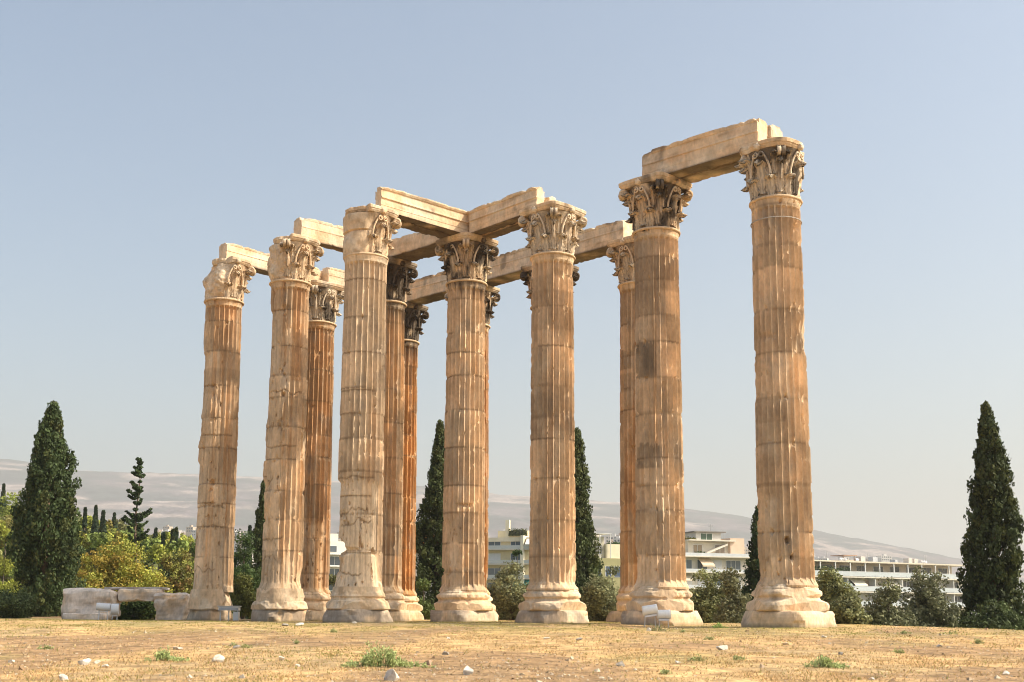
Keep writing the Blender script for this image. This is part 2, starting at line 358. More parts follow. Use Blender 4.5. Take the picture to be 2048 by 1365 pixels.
def leaf_geo(az, r0, z0, hgt, wid, curl, out, seed, twist=0):
    """one acanthus leaf: scalloped blade with a rib, rising from (r0,z0) and curling over at the tip"""
    nu, nv = 19, 15; U, Vv = np.meshgrid(np.linspace(0, 1, nu), np.linspace(-1, 1, nv), indexing='ij')
    rise = np.where(U < .82, U/.82, 1-(U-.82)*curl*1.3)
    rad = out*U**2.2+np.where(U > .6, (np.clip(U-.6, 0, 1)/.4)**1.5*curl*.36, 0)
    w = wid*.5*(.62+.55*np.sin(np.pi*np.clip(U*1.02, 0, 1))**.7)*(1-.75*sst(.8, 1, U))
    lob = 1-.42*np.abs(np.sin(U*np.pi*4.0))*np.abs(Vv)**2
    lat = Vv*w*lob
    rib = .05*np.exp(-(Vv/.15)**2)+.045*np.cos(Vv*np.pi*4.4+np.abs(Vv)*U*4)*(.3+np.abs(Vv))-.05*np.abs(Vv)**2+.03*(U > .25)*np.sin(U*np.pi*8)*np.abs(Vv)
    rr = r0+rad+rib; z = z0+rise*hgt-.05*np.abs(Vv)**1.5*U
    a = az+lat/rr
    fr = stk([rr*np.cos(a), rr*np.sin(a), z], -1); bk = fr.copy(); tn = .075
    bk[..., 0] -= tn*np.cos(a); bk[..., 1] -= tn*np.sin(a); bk[..., 2] -= tn*.6*(U > .8)
    rs = np.random.default_rng(seed); j = rs.normal(0, .008, fr.shape); fr = fr+j
    V = np.vstack([fr.reshape(-1, 3), bk.reshape(-1, 3)]); N = nu*nv
    F = gridf(nu, nv, False); B = gridf(nu, nv, False)[:, ::-1]+N
    id_ = np.arange(N).reshape(nu, nv); ed = np.concatenate([id_[:, 0], id_[-1, 1:], id_[::-1, -1][1:], id_[0, ::-1][1:-1]])
    S = np.array([(ed[i], ed[(i+1) % len(ed)], ed[(i+1) % len(ed)]+N, ed[i]+N) for i in range(len(ed))])
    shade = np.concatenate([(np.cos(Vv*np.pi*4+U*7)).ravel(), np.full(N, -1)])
    return V, np.vstack([F, B, S[:, ::-1]]), shade
def scroll_geo(az, ra, za, rb, zb, R0, wid, lat=0, side=1):
    """stalk rising from (ra,za) to a spiral volute centred (rb,zb) under the abacus"""
    t = np.linspace(0, 1, 9); p0 = np.array([ra, za]); p1 = np.array([ra+.10, zb+.12]); p2 = np.array([rb-.02, zb+R0])
    st = ((1-t)**2)[:, None]*p0+(2*t*(1-t))[:, None]*p1+(t**2)[:, None]*p2
    a = np.linspace(np.pi/2, np.pi/2-3.3*np.pi, 34); rr = R0*(1-.78*np.linspace(0, 1, 34))
    sp = stk([rb+rr*np.cos(a), zb+rr*np.sin(a)], -1)
    C = np.vstack([st, sp[1:]]); k = len(C); tn = np.linspace(.055, .035, k)
    w = wid*np.concatenate([np.linspace(.55, 1, 9), np.linspace(1, .9, k-9)])
    T = np.gradient(C, axis=0); T /= np.linalg.norm(T, axis=1)[:, None]; Nn = stk([-T[:, 1], T[:, 0]], -1)
    latc = lat*np.concatenate([np.linspace(0, 1, 9)**1.2, np.ones(k-9)])
    rings = []
    for sgn_n, sgn_w in ((1, -1), (1, 0), (1, 1), (-1, 1), (-1, -1)):
        q = C+Nn*(tn*sgn_n*(.6 if sgn_w == 0 else 1))[:, None]; l = latc+sgn_w*w/2
        rings.append(stk([q[:, 0]*np.cos(az)-l*np.sin(az), q[:, 0]*np.sin(az)+l*np.cos(az), q[:, 1]], -1))
    V = np.stack(rings, 1); F = gridf(k, 5)
    return V.reshape(-1, 3), F
def capital(par, sp, seed, top=17.2):
    rs = np.random.default_rng(seed); soot = sp.get('soot', .3); broken = sp.get('broken', [])
    def isb(az): return any(abs((az-R(a)+np.pi) % (2*np.pi)-np.pi) < R(h) for a, h in broken)
    def colour(P, extra=0, hol=0):
        base = mix(sp.get('capcol', CREAM), PALE, sst(-.2, .3, fbm(P*1.5, seed+60, 3))*.7)
        base = mix(base, RUST*.8, sst(.15, .5, fbm(P*np.array([1.2, 1.2, .6]), seed+61, 3))*sp.get('rustmax', .5)*.6)
        az = np.arctan2(P[..., 1], P[..., 0])
        g = fbm(P*np.array([1.6, 1.6, .9]), seed+62, 4)
        k = sst(-.05, .22, g*1.3+soot-.72+.45*soot*sector(az, R(-60), R(40), .5)+.30*hol*(soot > .2))
        return mix(base, SOOT*(1+.5*extra), np.clip(k, 0, 1)*.92*min(1, soot*2.2))
    # bell (also the broken mass where the carving is gone)
    n = 144; z = np.linspace(15.16, top-.30, 34); th = np.arange(n)/n*2*np.pi; T, Z = np.meshgrid(th, z); v = (Z-15.16)/(top-.3-15.16)
    P = stk([np.cos(T), np.sin(T), Z], -1)
    r = .81+.02*v+.22*v**3.6
    br = np.zeros_like(T)
    for a, h in broken: br = np.maximum(br, sector(T, R(a), R(h), .35))
    lump = fbm(P*np.array([1.4, 1.4, 1.6]), seed+63, 4); lump2 = fbm(P*4, seed+64, 3)
    mass = .86+.10*np.sin(v*2.6)-sp.get('taper', 0)*sst(.35, 1., v)+.20*lump+.10*lump2+.04*fbm(P*9, seed+66, 2)+.12*np.cos(4*(T+TH-np.pi/4))*v
    if sp.get('blocky'): mass = .93+.05*np.sin(np.clip(v/.56, 0, 1)*np.pi)+.07*lump+.02*lump2+.04*sst(.58, .60, v)-.05*(v > .55)*(v < .6)
    r = mix1(r, mass, br)
    V = stk([r*np.cos(T), r*np.sin(T), Z], -1)
    c = colour(P*1.0, hol=1.0); cb = mix(CREAM, PALE, sst(-.2, .3, lump)); cb = mix(cb, BROWN, sst(.15, .5, lump2)*.5)
    c = mix(c, BROWN*.55, sst(-.3, .2, lump2)*.75*(1-.4*v)); c = c*(1-br[..., None]*.9)+cb*(br[..., None]*.9)  # browner bell: dirt, plus shade painted into the gaps between leaves
    bell = mesh('capital', V.reshape(-1, 3), gridf(len(z), n), M_STONE, par, c.reshape(-1, 3), False)
    def piece(name, V, F, sh=None):
        cc = colour(V); 
        if sh is not None: cc = mix(cc, cc*.5, sst(.0, .9, -sh)*.75)  # shade painted into the leaf creases and backs
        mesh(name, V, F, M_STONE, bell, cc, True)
    for k in range(8):
        az = -TH+k*math.pi/4+math.pi/8
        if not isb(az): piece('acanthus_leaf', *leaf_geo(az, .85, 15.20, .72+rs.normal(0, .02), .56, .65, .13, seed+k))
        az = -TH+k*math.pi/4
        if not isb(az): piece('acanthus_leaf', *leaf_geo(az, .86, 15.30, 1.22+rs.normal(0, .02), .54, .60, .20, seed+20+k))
    for k in range(8):                  # calyx leaves that carry the volutes
        cr = -TH+math.pi/4+(k//2)*math.pi/2; az = cr+(.20 if k % 2 else -.20)
        if not isb(cr): piece('calyx_leaf', *leaf_geo(az, .92, 15.95, .78, .34, .5, .30, seed+40+k))
    for k in range(4):
        cr = -TH+math.pi/4+k*math.pi/2
        if not isb(cr):
            for sd_ in (-1, 1):
                V, F = scroll_geo(cr+sd_*.0, .95, 15.75, sp.get('vr', 1.27), top-.48, .165, .13, sd_*.085); piece('volute', V, F)
        mid = -TH+k*math.pi/2
        if not isb(mid):
            for sd_ in (-1, 1):
                # inner helices curl towards the middle of each face
                t = np.linspace(0, 1, 30); ang = mid+sd_*(.42-.27*np.clip(t*2, 0, 1)); zc = top-.50
                zz = np.where(t < .5, 15.95+(zc+.10-15.95)*(t/.5)**.8, 0); rad = 1.0+.10*t
                sa = np.clip((t-.5)/.5, 0, 1)*2.6*np.pi; rr_ = .12*(1-.7*np.clip((t-.5)/.5, 0, 1))
                lat = (.14*sd_)*(1-0)+(-sd_)*rr_*np.sin(sa)*1.0; zz = np.where(t >= .5, zc+rr_*np.cos(sa), zz)
                an = np.where(t < .5, ang, mid+lat/1.05)
                an = np.where(t < .5, mid+sd_*(.42-(.42-.14/1.05)*(t/.5)**1.5), an)
                Pp = stk([rad*np.cos(an), rad*np.sin(an), zz], -1)
                mb = MB(); mb.tube(Pp, np.linspace(.045, .025, 30), 6)
                piece('helix', np.vstack(mb.V), [np.vstack(f) for f in mb.F.values() if f])
    # abacus: concave sides, cut corners, moulded edge
    n = 160; th = np.arange(n)/n*2*np.pi; a4 = ((th+TH+np.pi/4) % (np.pi/2))-np.pi/4     # 0 on a face, +-pi/4 at a corner
    Rc = sp.get('abr', 1.50); side = np.abs(a4)
    mid_r = 1.13; cx_ = Rc*math.cos(math.pi/4)
    yt = np.tan(side); d = mid_r+(cx_*1.0-mid_r)*np.clip(yt, 0, 1)**2*1.0; rr = d/np.cos(side)
    rr = np.minimum(rr, (Rc-.06)/np.cos(np.pi/4-side))
    zz = np.array([0, .02, .10, .14, .16, .28, .30, .30]); sc_ = np.array([.5, .90, .95, .96, .985, 1.0, .985, .4]); m = len(zz)
    T = np.repeat(th[None], m, 0); Z = top-.30+np.repeat(zz[:, None], n, 1); r = rr[None]*sc_[:, None]
    P = stk([np.cos(T)*1.3, np.sin(T)*1.3, Z], -1); e = fbm(P*1.6, seed+70, 4)
    br = np.zeros_like(T)
    for a, h in broken: br = np.maximum(br, sector(T, R(a), R(h), .2))
    r = np.minimum(r, mix1(r, (sp.get('abb', .93)-sp.get('taper', 0)+.20*e)*sc_[:, None], br))-sp.get('aber', .05)*np.clip(e-.1, 0, 1)
    r = r+.012*fbm(P*6, seed+71, 2)
    V = stk([r*np.cos(T), r*np.sin(T), Z-.04*np.clip(e, 0, 1)*(zz[:, None] > .2)], -1)
    c = mix(CREAM, PALE, sst(-.2, .3, e)); c = mix(c, BROWN, sst(.1, .5, fbm(P*2, seed+72, 4))*.6)
    c = mix(c, SOOT*2, sst(.05, .4, fbm(P*1.5, seed+73, 3)+soot-.55)*.8)
    V = np.vstack([V.reshape(-1, 3), [[0, 0, top-.02], [0, 0, top-.28]]])
    F1 = np.array([((m-1)*n+i, (m-1)*n+(i+1) % n, m*n) for i in range(n)]); F0 = np.array([((i+1) % n, i, m*n+1) for i in range(n)])
    mesh('abacus', V, [gridf(m, n), F1, F0], M_STONE, bell, np.vstack([c.reshape(-1, 3), CREAM[None], CREAM[None]]), False)
    for k in range(4):                  # rosette on each face of the abacus
        mid = -TH+k*math.pi/2
        if isb(mid) or rs.random() < .35: continue
        u = np.linspace(0, 2*np.pi, 20, endpoint=False); rings = []
        for q, o in ((.0, .08), (.07, .08), (.12+.03*np.cos(u*5), .04), (.11, -.08)):
            rings.append(stk([(1.12+o)*np.ones(20), q*np.cos(u), top-.20+q*np.sin(u)], -1))
        Q = np.stack(rings).reshape(-1, 3); X = Q[:, 0]*math.cos(mid)-Q[:, 1]*math.sin(mid); Y = Q[:, 0]*math.sin(mid)+Q[:, 1]*math.cos(mid)
        piece('rosette', stk([X, Y, Q[:, 2]], -1), gridf(4, 20))
def ring(par, name, r, z, tube, c, seed, jag=.01):
    n = 120; th = np.arange(n)/n*2*np.pi; k = 8; a = np.arange(k)/k*2*np.pi; A, T = np.meshgrid(a, th)
    rr = r+tube*np.cos(A)+jag*vn(stk([np.cos(T)*5, np.sin(T)*5, T*0], -1), seed)
    V = stk([rr*np.cos(T), rr*np.sin(T), z+tube*np.sin(A)*1.0], -1)
    F = gridf(n, k); l = (n-1)*k; F = np.vstack([F, [(l+i, l+(i+1) % k, (i+1) % k, i) for i in range(k)]])
    cc = np.broadcast_to(np.array(c), V.shape)
    mesh(name, V.reshape(-1, 3), F, M_STONE, par, cc.reshape(-1, 3), True)

GREY = np.array([.17, .13, .09])
SPEC = {
 'C1': dict(bscale=.80, plinth=.86, taper=.30, dz=.05, cracks=[(-120, 45, 2.4, .5), (-110, 60, 5.2, .12), (-100, 70, 8.6, .08), (-70, 30, 4.3, .2)], wear=.05, smooth=[(-150, 75, 1, 12.5, .55), (-110, 60, 1, 6, .5), (-150, 60, 12, 15.2, .3)], rust=.05, toprust=.4, rustmax=.6, soot=.12, broken=[(165, 75), (-110, 38)], abr=1.3, brough=.9, pw=.35, pgrey=.3,
            band=[(7.8, 9.6, .25, BROWN), (10.6, 11.8, .35, BROWN)], label='leftmost column, broken rounded capital, standing at the end of the low wall'),
 'C2': dict(bscale=.92, plinth=1.02, taper=.06, dz=.05, cracks=[(-120, 40, 3.6, .4), (-130, 30, 2.6, .5), (-110, 60, 7.6, .1), (-90, 60, 10.0, .2), (-150, 30, 6.2, .3)], wear=.10, smooth=[(-160, 60, 1, 15, .35), (-120, 60, 1, 5, .3), (-150, 75, 9.5, 13, .4)], rust=-.05, toprust=.45, rustmax=.6, soot=.15, broken=[(-175, 80), (-120, 30)], abr=1.35, skirt=.5, brough=.95, pw=.4, pgrey=.45,
            gouge=[(-120, 22, 3.4, .9, .10), (-150, 25, 4.4, .5, .08), (-95, 18, 13.9, .12, .07)], patch=[(-50, 16, 10.6, 13.2, .7, RUST*1.0)], label='second column from the left with battered blocky capital and stained rust streak'),
 'C4': dict(dz=.05, cracks=[(-110, 55, 5.05, .03), (-110, 60, 5.8, .1), (-120, 50, 4.4, .35), (-100, 50, 4.0, .3), (-90, 60, 2.75, .06), (-120, 40, 1.9, .3), (-110, 60, 9.4, .05)], wear=.02, smooth=[(-115, 80, 1, 5.6, .9), (-140, 60, 5, 9, .25)], rust=-.1, rustmax=.4, pale=.42, soot=.22, blocky=True, broken=[(-160, 72)], abr=1.4, skirt=1.0, brough=1.0, bscale=.98, pw=.5, pgrey=.45, tan=.3, cap=1.02,
            gouge=[(178, 52, 3.05, .30, .42), (-150, 24, 2.78, .16, .26), (-168, 30, 2.3, .45, .10), (-120, 40, 2.85, .16, .10), (-150, 10, 2.2, .6, .12)], label='pale column with split half-plain capital and a deep black notch near its foot'),
 'C3': dict(wear=-.05, smooth=[(-110, 70, 1, 5, .4)], rust=.42, rustmax=.75, tan=1.2, soot=.45, capcol=PALE, abr=1.45, brough=.5, label='rust stained column behind the gap between the second and third front columns'),
 'C5': dict(wear=-.1, rust=.30, rustmax=.7, soot=1.0, topsoot=1, brough=.5, gouge=[(-60, 14, 6.8, .8, .08), (-70, 12, 4.9, .5, .08)], label='dark capped column seen directly right of the pale notched column'),
 'C6': dict(wear=-.15, rust=.65, rustmax=1.0, soot=1.0, topsoot=.9, brough=.5, label='bright orange stained farthest column with blackened capital, under the long rear beam'),
 'C7': dict(wear=-.08, smooth=[(-135, 30, 1, 4.5, .4)], rust=.0, soot=.54, topsoot=.45, brough=.25, pgrey=.1, gouge=[(-85, 30, 5.05, .09, .10)], label='column carrying the corner where two lit beams meet, capital darkened in the middle'),
 'C8': dict(wear=-.1, rust=.85, rustmax=1.0, soot=.6, topsoot=.3, brough=.4, label='orange column almost hidden behind the middle column, only its right edge showing'),
 'C9': dict(wear=0, smooth=[(-150, 35, 5, 6, .4)], rust=-.05, rustmax=.4, soot=.30, brough=.3, pw=.1, pgrey=.35, capcol=PALE, gouge=[(-35, 8, 3.0, .3, .06), (-75, 10, 14.3, .2, .06)],
            band=[(11.9, 13.6, .35, BROWN), (7.7, 10.2, .22, BROWN)], patch=[(-140, 45, 8.2, 9.3, .4, GREY)], label='column with full square cornered pale abacus, just right of the picture centre'),
 'C10': dict(wear=-.1, rust=.6, rustmax=.8, soot=.7, topsoot=.3, label='column hidden behind the pale square-cornered one, showing only capital leaves on both sides'),
 'C11': dict(wear=-.08, rust=.55, rustmax=.75, soot=.25, brough=.5, band=[(10.2, 11.0, .4, BROWN)], patch=[(-160, 40, 11.2, 12., .6, GREY)], label='orange column half hidden behind the left edge of the second column from the right'),
 'C12': dict(wear=-.05, smooth=[(-150, 40, 1, 15, .15)], rust=-.12, rustmax=.45, tan=.8, soot=.56, brough=.3, pw=.1, abr=1.52, gouge=[(-80, 8, 8.9, .2, .06), (-45, 8, 3.9, .12, .05)],
            patch=[(-135, 33, 9.35, 10.65, .8, GREY), (-130, 33, 5.8, 6.7, .75, GREY), (-150, 50, 10.7, 15., .35, GREY*1.5)], band=[(12.7, 14., .3, BROWN)], label='second column from the right, dark square patches on its shaded side and blackened capital'),
 'C13': dict(wear=.03, smooth=[(-150, 40, 1, 4.6, .4)], rust=-.16, rustmax=.35, tan=.6, soot=.42, cap=1.01, brough=.15, capcol=PALE, aber=.3, broken=[(-12, 16)], abr=1.32, vr=1.08, plinth=1.32, bscale=1.03, gouge=[(-100, 6, 2.9, .13, .26), (-50, 12, 10.4, .25, .07), (-45, 14, 14.1, .14, .12), (-150, 40, 10.1, .12, .05)],
            patch=[(-140, 45, 7.0, 8.0, .5, BROWN)], band=[(11.8, 13.0, -.15, BROWN)], label='rightmost and nearest column, two ring bands below its capital and a round hole low down')}
for i, (k, sp) in enumerate(SPEC.items()):
    x, y = GRID[k]; seed = 100+i*101
    root = empty('column', (x, y, 0)); tag(root, sp['label'], 'column', 'marble columns of the ruined temple')
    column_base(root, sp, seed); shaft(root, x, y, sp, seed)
    ring(root, 'neck_ring', .91, 15.13, .055, CREAM*.95, seed)
    if k == 'C13': ring(root, 'metal_band', .90, 14.36, .022, (.42, .38, .34), seed, .004)
    capital(root, sp, seed)

# beams
def beam(name, cA, a, cB, b, j0, j1, z1, along='i', seed=0, z0=17.2, label='', soot=.3, profile=True, sag=0, amp=1.0):
    """runs from column cA (+a along the run) to cB (+b); lateral extent j0..j1 on the other axis"""
    A = np.array(GRID[cA]); B = np.array(GRID[cB]); ax, lt = (AI, AJ) if along == 'i' else (AJ, AI)
    org = A; L0 = a; L1 = (B-A)@ax+b; skew = ((B-A)@lt)/((B-A)@ax)
    h = z1-z0; w = j1-j0
    # outer face profile: (v height 0..1, inset)
    pr = [(0, 0), (.24, 0), (.245, -.014), (.52, -.014), (.53, -.07), (.57, -.075), (.60, -.05), (.86, -.05), (.88, -.10), (.95, -.15), (1, -.15)] if profile else [(0, 0), (.2, 0), (.4, 0), (.6, 0), (.8, 0), (1, 0)]
    pr = [(v, o*amp) for v, o in pr]; pts = []
    for k in range(len(pr)-1):
        (v0, o0), (v1, o1) = pr[k], pr[k+1]; q = max(1, int((v1-v0)*h/.08))
        for s_ in range(q): t = s_/q; pts.append((v0+(v1-v0)*t, o0+(o1-o0)*t))
    pts.append(pr[-1]); loop = [(j0+o+.15*amp*(1 if profile else 0), z0+v*h) for v, o in pts]; nt_ = max(3, int(w/.15))
    loop += [(j0+w*t, z1) for t in np.linspace(0, 1, nt_)[1:-1]]
    loop += [(j1-o-.15*amp*(1 if profile else 0), z0+v*h) for v, o in pts[::-1]]
    loop += [(j1+(j0-j1)*t, z0) for t in np.linspace(.06, .94, nt_)]
    loop = np.array(loop); n = len(loop); m = int((L1-L0)/.11)+2; s = np.linspace(L0, L1, m)
    cen = loop.mean(0); cen = np.array([(j0+j1)/2, (z0+z1)/2])
    S = np.repeat(s[:, None], n, 1); Lt = np.repeat(loop[None, :, 0], m, 0); Z = np.repeat(loop[None, :, 1], m, 0)
    P = stk([S, Lt, Z], -1)
    e = fbm(P*1.1, seed, 4); e2 = fbm(P*4.5, seed+1, 3); st = fbm(P*np.array([.5, 3, 6]), seed+2, 4)
    corner = (np.abs(Lt-cen[0])/(w/2))**6*(np.abs(Z-cen[1])/(h/2))**6
    sh = .006*np.clip(e, 0, 1)+.006*e2+.006*st+.16*np.clip(e2-.12, 0, 1)*corner+.03*np.clip(e, 0, 1)*corner+.10*np.clip(fbm(P*2.2, seed+31, 3)-.22, 0, 1)*corner
    end = np.exp(-np.minimum(S-L0, L1-S)/.22); sh = sh+.05*end*(1+e2*1.5)*(corner*2+.2)
    Lt = Lt-(Lt-cen[0])*sh/(w/2)*1.2; Zt = Z-(Z-cen[1])*sh/(h/2)
    Zt = np.where(Z < z0+.01, np.maximum(Zt, z0+.003), Zt)
    if sag: Zt = np.where(Z > cen[1], Zt-sag*np.clip(1-(S-L0)/1.6, 0, 1)**1.5*(Z-cen[1])/(h/2), Zt)
    S2 = S+end*.06*e*np.where(S-L0 < L1-S, 1, -1)
    XY = org[None, None]+S2[..., None]*ax+(Lt+S2*skew)[..., None]*lt
    V = np.concatenate([XY, Zt[..., None]], -1)
    c = mix(CREAM*1.08, PALE*1.05, sst(-.3, .3, e)); c = mix(c, TAN, sst(.05, .45, st)*.5); c = mix(c, BROWN, sst(.22, .5, fbm(P*np.array([.8, 5, 9]), seed+5, 4))*.55)
    c = mix(c, RUST*1.1, sst(.2, .6, fbm(P*np.array([.7, 2, 3]), seed+6, 3)+.15)*.35)
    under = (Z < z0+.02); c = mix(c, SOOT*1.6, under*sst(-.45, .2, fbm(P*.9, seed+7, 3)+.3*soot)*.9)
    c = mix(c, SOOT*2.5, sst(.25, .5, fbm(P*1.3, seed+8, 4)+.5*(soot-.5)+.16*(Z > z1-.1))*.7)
    VV = [V.reshape(-1, 3)]; F3 = []; cc = [c.reshape(-1, 3)]; nn = m*n
    for q, row in ((0, 0), (1, m-1)):   # ends: inner rings
        prev = np.arange(n)+row*n; cenw = V[row].mean(0)
        for f in (.75, .45, .15):
            ringv = cenw+(V[row]-cenw)*f; nz = fbm(ringv*2.3, seed+9+q, 3)[:, None]*.06
            ringv[:, :2] += ax*nz*(1 if q else -1)
            VV.append(ringv); cc.append(mix(CREAM*1.03, PALE, sst(-.3, .3, fbm(ringv*3, seed+12, 3)))); cur = np.arange(n)+nn; nn += n
            a_, b_ = (prev, cur) if q == 0 else (cur, prev)
            F3.append(stk([a_, np.roll(a_, -1), np.roll(b_, -1), b_], -1)[:, ::-1]); prev = cur
        VV.append(cenw[None]); cc.append(CREAM[None]); ci = nn; nn += 1
        nx = np.roll(prev, -1); F3.append((stk([prev, nx, np.full(n, ci), np.full(n, ci)], -1)))
    tri = [f for f in F3]
    quads = [gridf(m, n)]; tris = []
    for f in tri:
        if f[0][2] == f[0][3]: tris.append(f[:, :3])
        else: quads.append(f)
    V_ = np.vstack(VV); base = np.array([*(A+ax*(L0+L1)/2), z0]); V_ = V_-base
    o = mesh('architrave_beam', V_, [np.vstack(quads), np.vstack(tris)], M_STONE, None, np.vstack(cc), False)
    o.location = base
    return tag(o, label, 'beam', 'stone beams lying on the columns')
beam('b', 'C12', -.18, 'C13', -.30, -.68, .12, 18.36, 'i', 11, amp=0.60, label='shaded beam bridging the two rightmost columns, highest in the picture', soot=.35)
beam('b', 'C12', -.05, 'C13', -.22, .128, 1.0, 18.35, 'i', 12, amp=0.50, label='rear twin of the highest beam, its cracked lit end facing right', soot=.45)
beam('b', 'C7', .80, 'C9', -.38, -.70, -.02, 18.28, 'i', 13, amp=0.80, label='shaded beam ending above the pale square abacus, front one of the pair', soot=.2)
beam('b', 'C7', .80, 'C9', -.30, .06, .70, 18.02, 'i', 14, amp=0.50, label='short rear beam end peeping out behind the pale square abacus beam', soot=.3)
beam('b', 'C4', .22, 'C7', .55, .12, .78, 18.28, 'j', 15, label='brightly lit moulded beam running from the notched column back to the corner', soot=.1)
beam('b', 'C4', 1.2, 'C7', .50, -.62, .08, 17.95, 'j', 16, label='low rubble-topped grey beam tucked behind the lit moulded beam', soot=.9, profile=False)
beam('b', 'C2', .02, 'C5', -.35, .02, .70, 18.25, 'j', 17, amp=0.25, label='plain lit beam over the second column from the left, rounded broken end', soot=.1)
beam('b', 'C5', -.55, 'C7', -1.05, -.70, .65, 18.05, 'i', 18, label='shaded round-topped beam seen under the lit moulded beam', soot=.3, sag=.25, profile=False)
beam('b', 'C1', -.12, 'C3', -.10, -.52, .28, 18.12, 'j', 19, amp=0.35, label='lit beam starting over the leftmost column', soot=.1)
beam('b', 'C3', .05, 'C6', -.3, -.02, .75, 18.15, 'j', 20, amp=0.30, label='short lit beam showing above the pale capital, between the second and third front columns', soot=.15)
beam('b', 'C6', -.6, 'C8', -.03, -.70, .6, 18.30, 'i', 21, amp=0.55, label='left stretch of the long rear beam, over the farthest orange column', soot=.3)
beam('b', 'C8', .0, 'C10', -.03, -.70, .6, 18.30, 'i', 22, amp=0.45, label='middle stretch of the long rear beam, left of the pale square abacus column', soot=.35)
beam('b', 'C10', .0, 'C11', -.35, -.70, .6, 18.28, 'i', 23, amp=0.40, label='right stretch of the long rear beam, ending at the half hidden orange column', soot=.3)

#PART2
# ------------------------------------------------------------------ low wall of broken blocks at the left
def rough_block(name, sx, sy, sz, seed, amp=.10, parent=None, loc=(0, 0, 0), rz=0, col=None, wear=.5, div=.12):
    nx, ny, nz_ = [max(3, int(v/div)+1) for v in (sx, sy, sz)]
    V = []; F = []; off = 0
    for ax in range(3):
        for sg in (0, 1):
            u, v = [(1, 2), (0, 2), (0, 1)][ax]; S = [sx, sy, sz]; N = [nx, ny, nz_]
            A, B = np.meshgrid(np.linspace(-.5, .5, N[u]), np.linspace(-.5, .5, N[v]), indexing='ij')
            Q = np.zeros(A.shape+(3,)); Q[..., u] = A*S[u]; Q[..., v] = B*S[v]; Q[..., ax] = (sg-.5)*S[ax]
            f = gridf(N[u], N[v], False, off)
            if (sg == 0) ^ (ax == 1): f = f[:, ::-1]
            V.append(Q.reshape(-1, 3)); F.append(f); off += len(V[-1])
    V = np.vstack(V); h = np.array([sx, sy, sz])/2; q = np.abs(V)/h
    e = fbm(V*1.3+seed, seed, 4); e2 = fbm(V*np.array([1.2, 1.2, 4.5])+seed, seed+1, 4)
    edge = np.sort(q, -1)[:, 1]; k = amp*(np.clip(e, 0, 1)*1.6+.5*e2+.8*np.clip(fbm(V*2.6+seed, seed+7, 3), 0, 1))+wear*.16*np.clip(edge-.75, 0, 1)*(.5+1.5*e)
    V2 = V-np.sign(V)*(q**3)*k[:, None]
    c = mix(np.array([.80, .69, .59]), CREAM*1.25, sst(-.1, .5, e)) if col is None else np.broadcast_to(col, V.shape).copy()
    c = mix(c, BROWN, sst(.05, .4, e2)*.6); c = mix(c, np.array([.33, .29, .25]), sst(.1, .4, fbm(V*2+9, seed+3, 3))*.5)
    rs_ = np.random.default_rng(seed+5)
    for q_ in range(26):
        nn = rs_.normal(size=3); nn /= np.linalg.norm(nn); sup = (np.abs(nn)*h).sum(); d = V2@nn; lim = sup*rs_.uniform(.76, .97); kk = d > lim; V2[kk] -= (d[kk]-lim)[:, None]*nn*.92
        c[kk] = c[kk]*rs_.uniform(.8, 1.1)
    V2[:, 2] = np.clip(V2[:, 2], -sz/2, None)+sz/2
    o = mesh(name, V2, np.vstack(F), M_STONE, parent, c, False); o.location = loc; o.rotation_euler = (0, 0, rz); return o
def gz(x, y): return float(zg(x, y)+ground_bump(np.array(x, float), np.array(y, float)))
wy = 60.5
def bx(px0, px1, y): a, b = at(px0, 1240, y)[0], at(px1, 1240, y)[0]; return (a+b)/2, b-a
xm, w_ = bx(127, 236, wy); o = rough_block('marble_block', w_, 1.3, 1.58, 3, .16, loc=(xm, wy, -.10), rz=.03); tag(o, 'big pale broken marble block at the left end of the low wall', 'stone block', 'blocks of the low ruined wall')
xm, w_ = bx(312, 384, wy); o = rough_block('marble_block', w_, 1.3, 1.40, 4, .14, loc=(xm, wy, -.10), rz=-.02); tag(o, 'tilted marble block against the foot of the leftmost column', 'stone block', 'blocks of the low ruined wall')
xm, w_ = bx(232, 322, wy+.3); o = rough_block('marble_block', w_, 1.2, .62, 5, .12, loc=(xm, wy+.3, .86), rz=0); tag(o, 'lintel-like slab bridging the dark gap of the low wall', 'stone block', 'blocks of the low ruined wall')
xm, w_ = bx(128, 384, wy+.9); o = rough_block('marble_slab', w_*.52, 1.5, .14, 6, .03, loc=(xm+.5, wy+.9, 1.44), rz=0, col=(.46, .42, .38)); tag(o, 'flat grey slab capping the middle of the low wall', 'stone slab')
xm, w_ = bx(128, 216, 59.3); o = rough_block('marble_block', w_, .8, .42, 8, .06, loc=(xm, 59.3, -.12), rz=.02); tag(o, 'flat pale block lying before the low wall, behind the white floodlights', 'stone block')
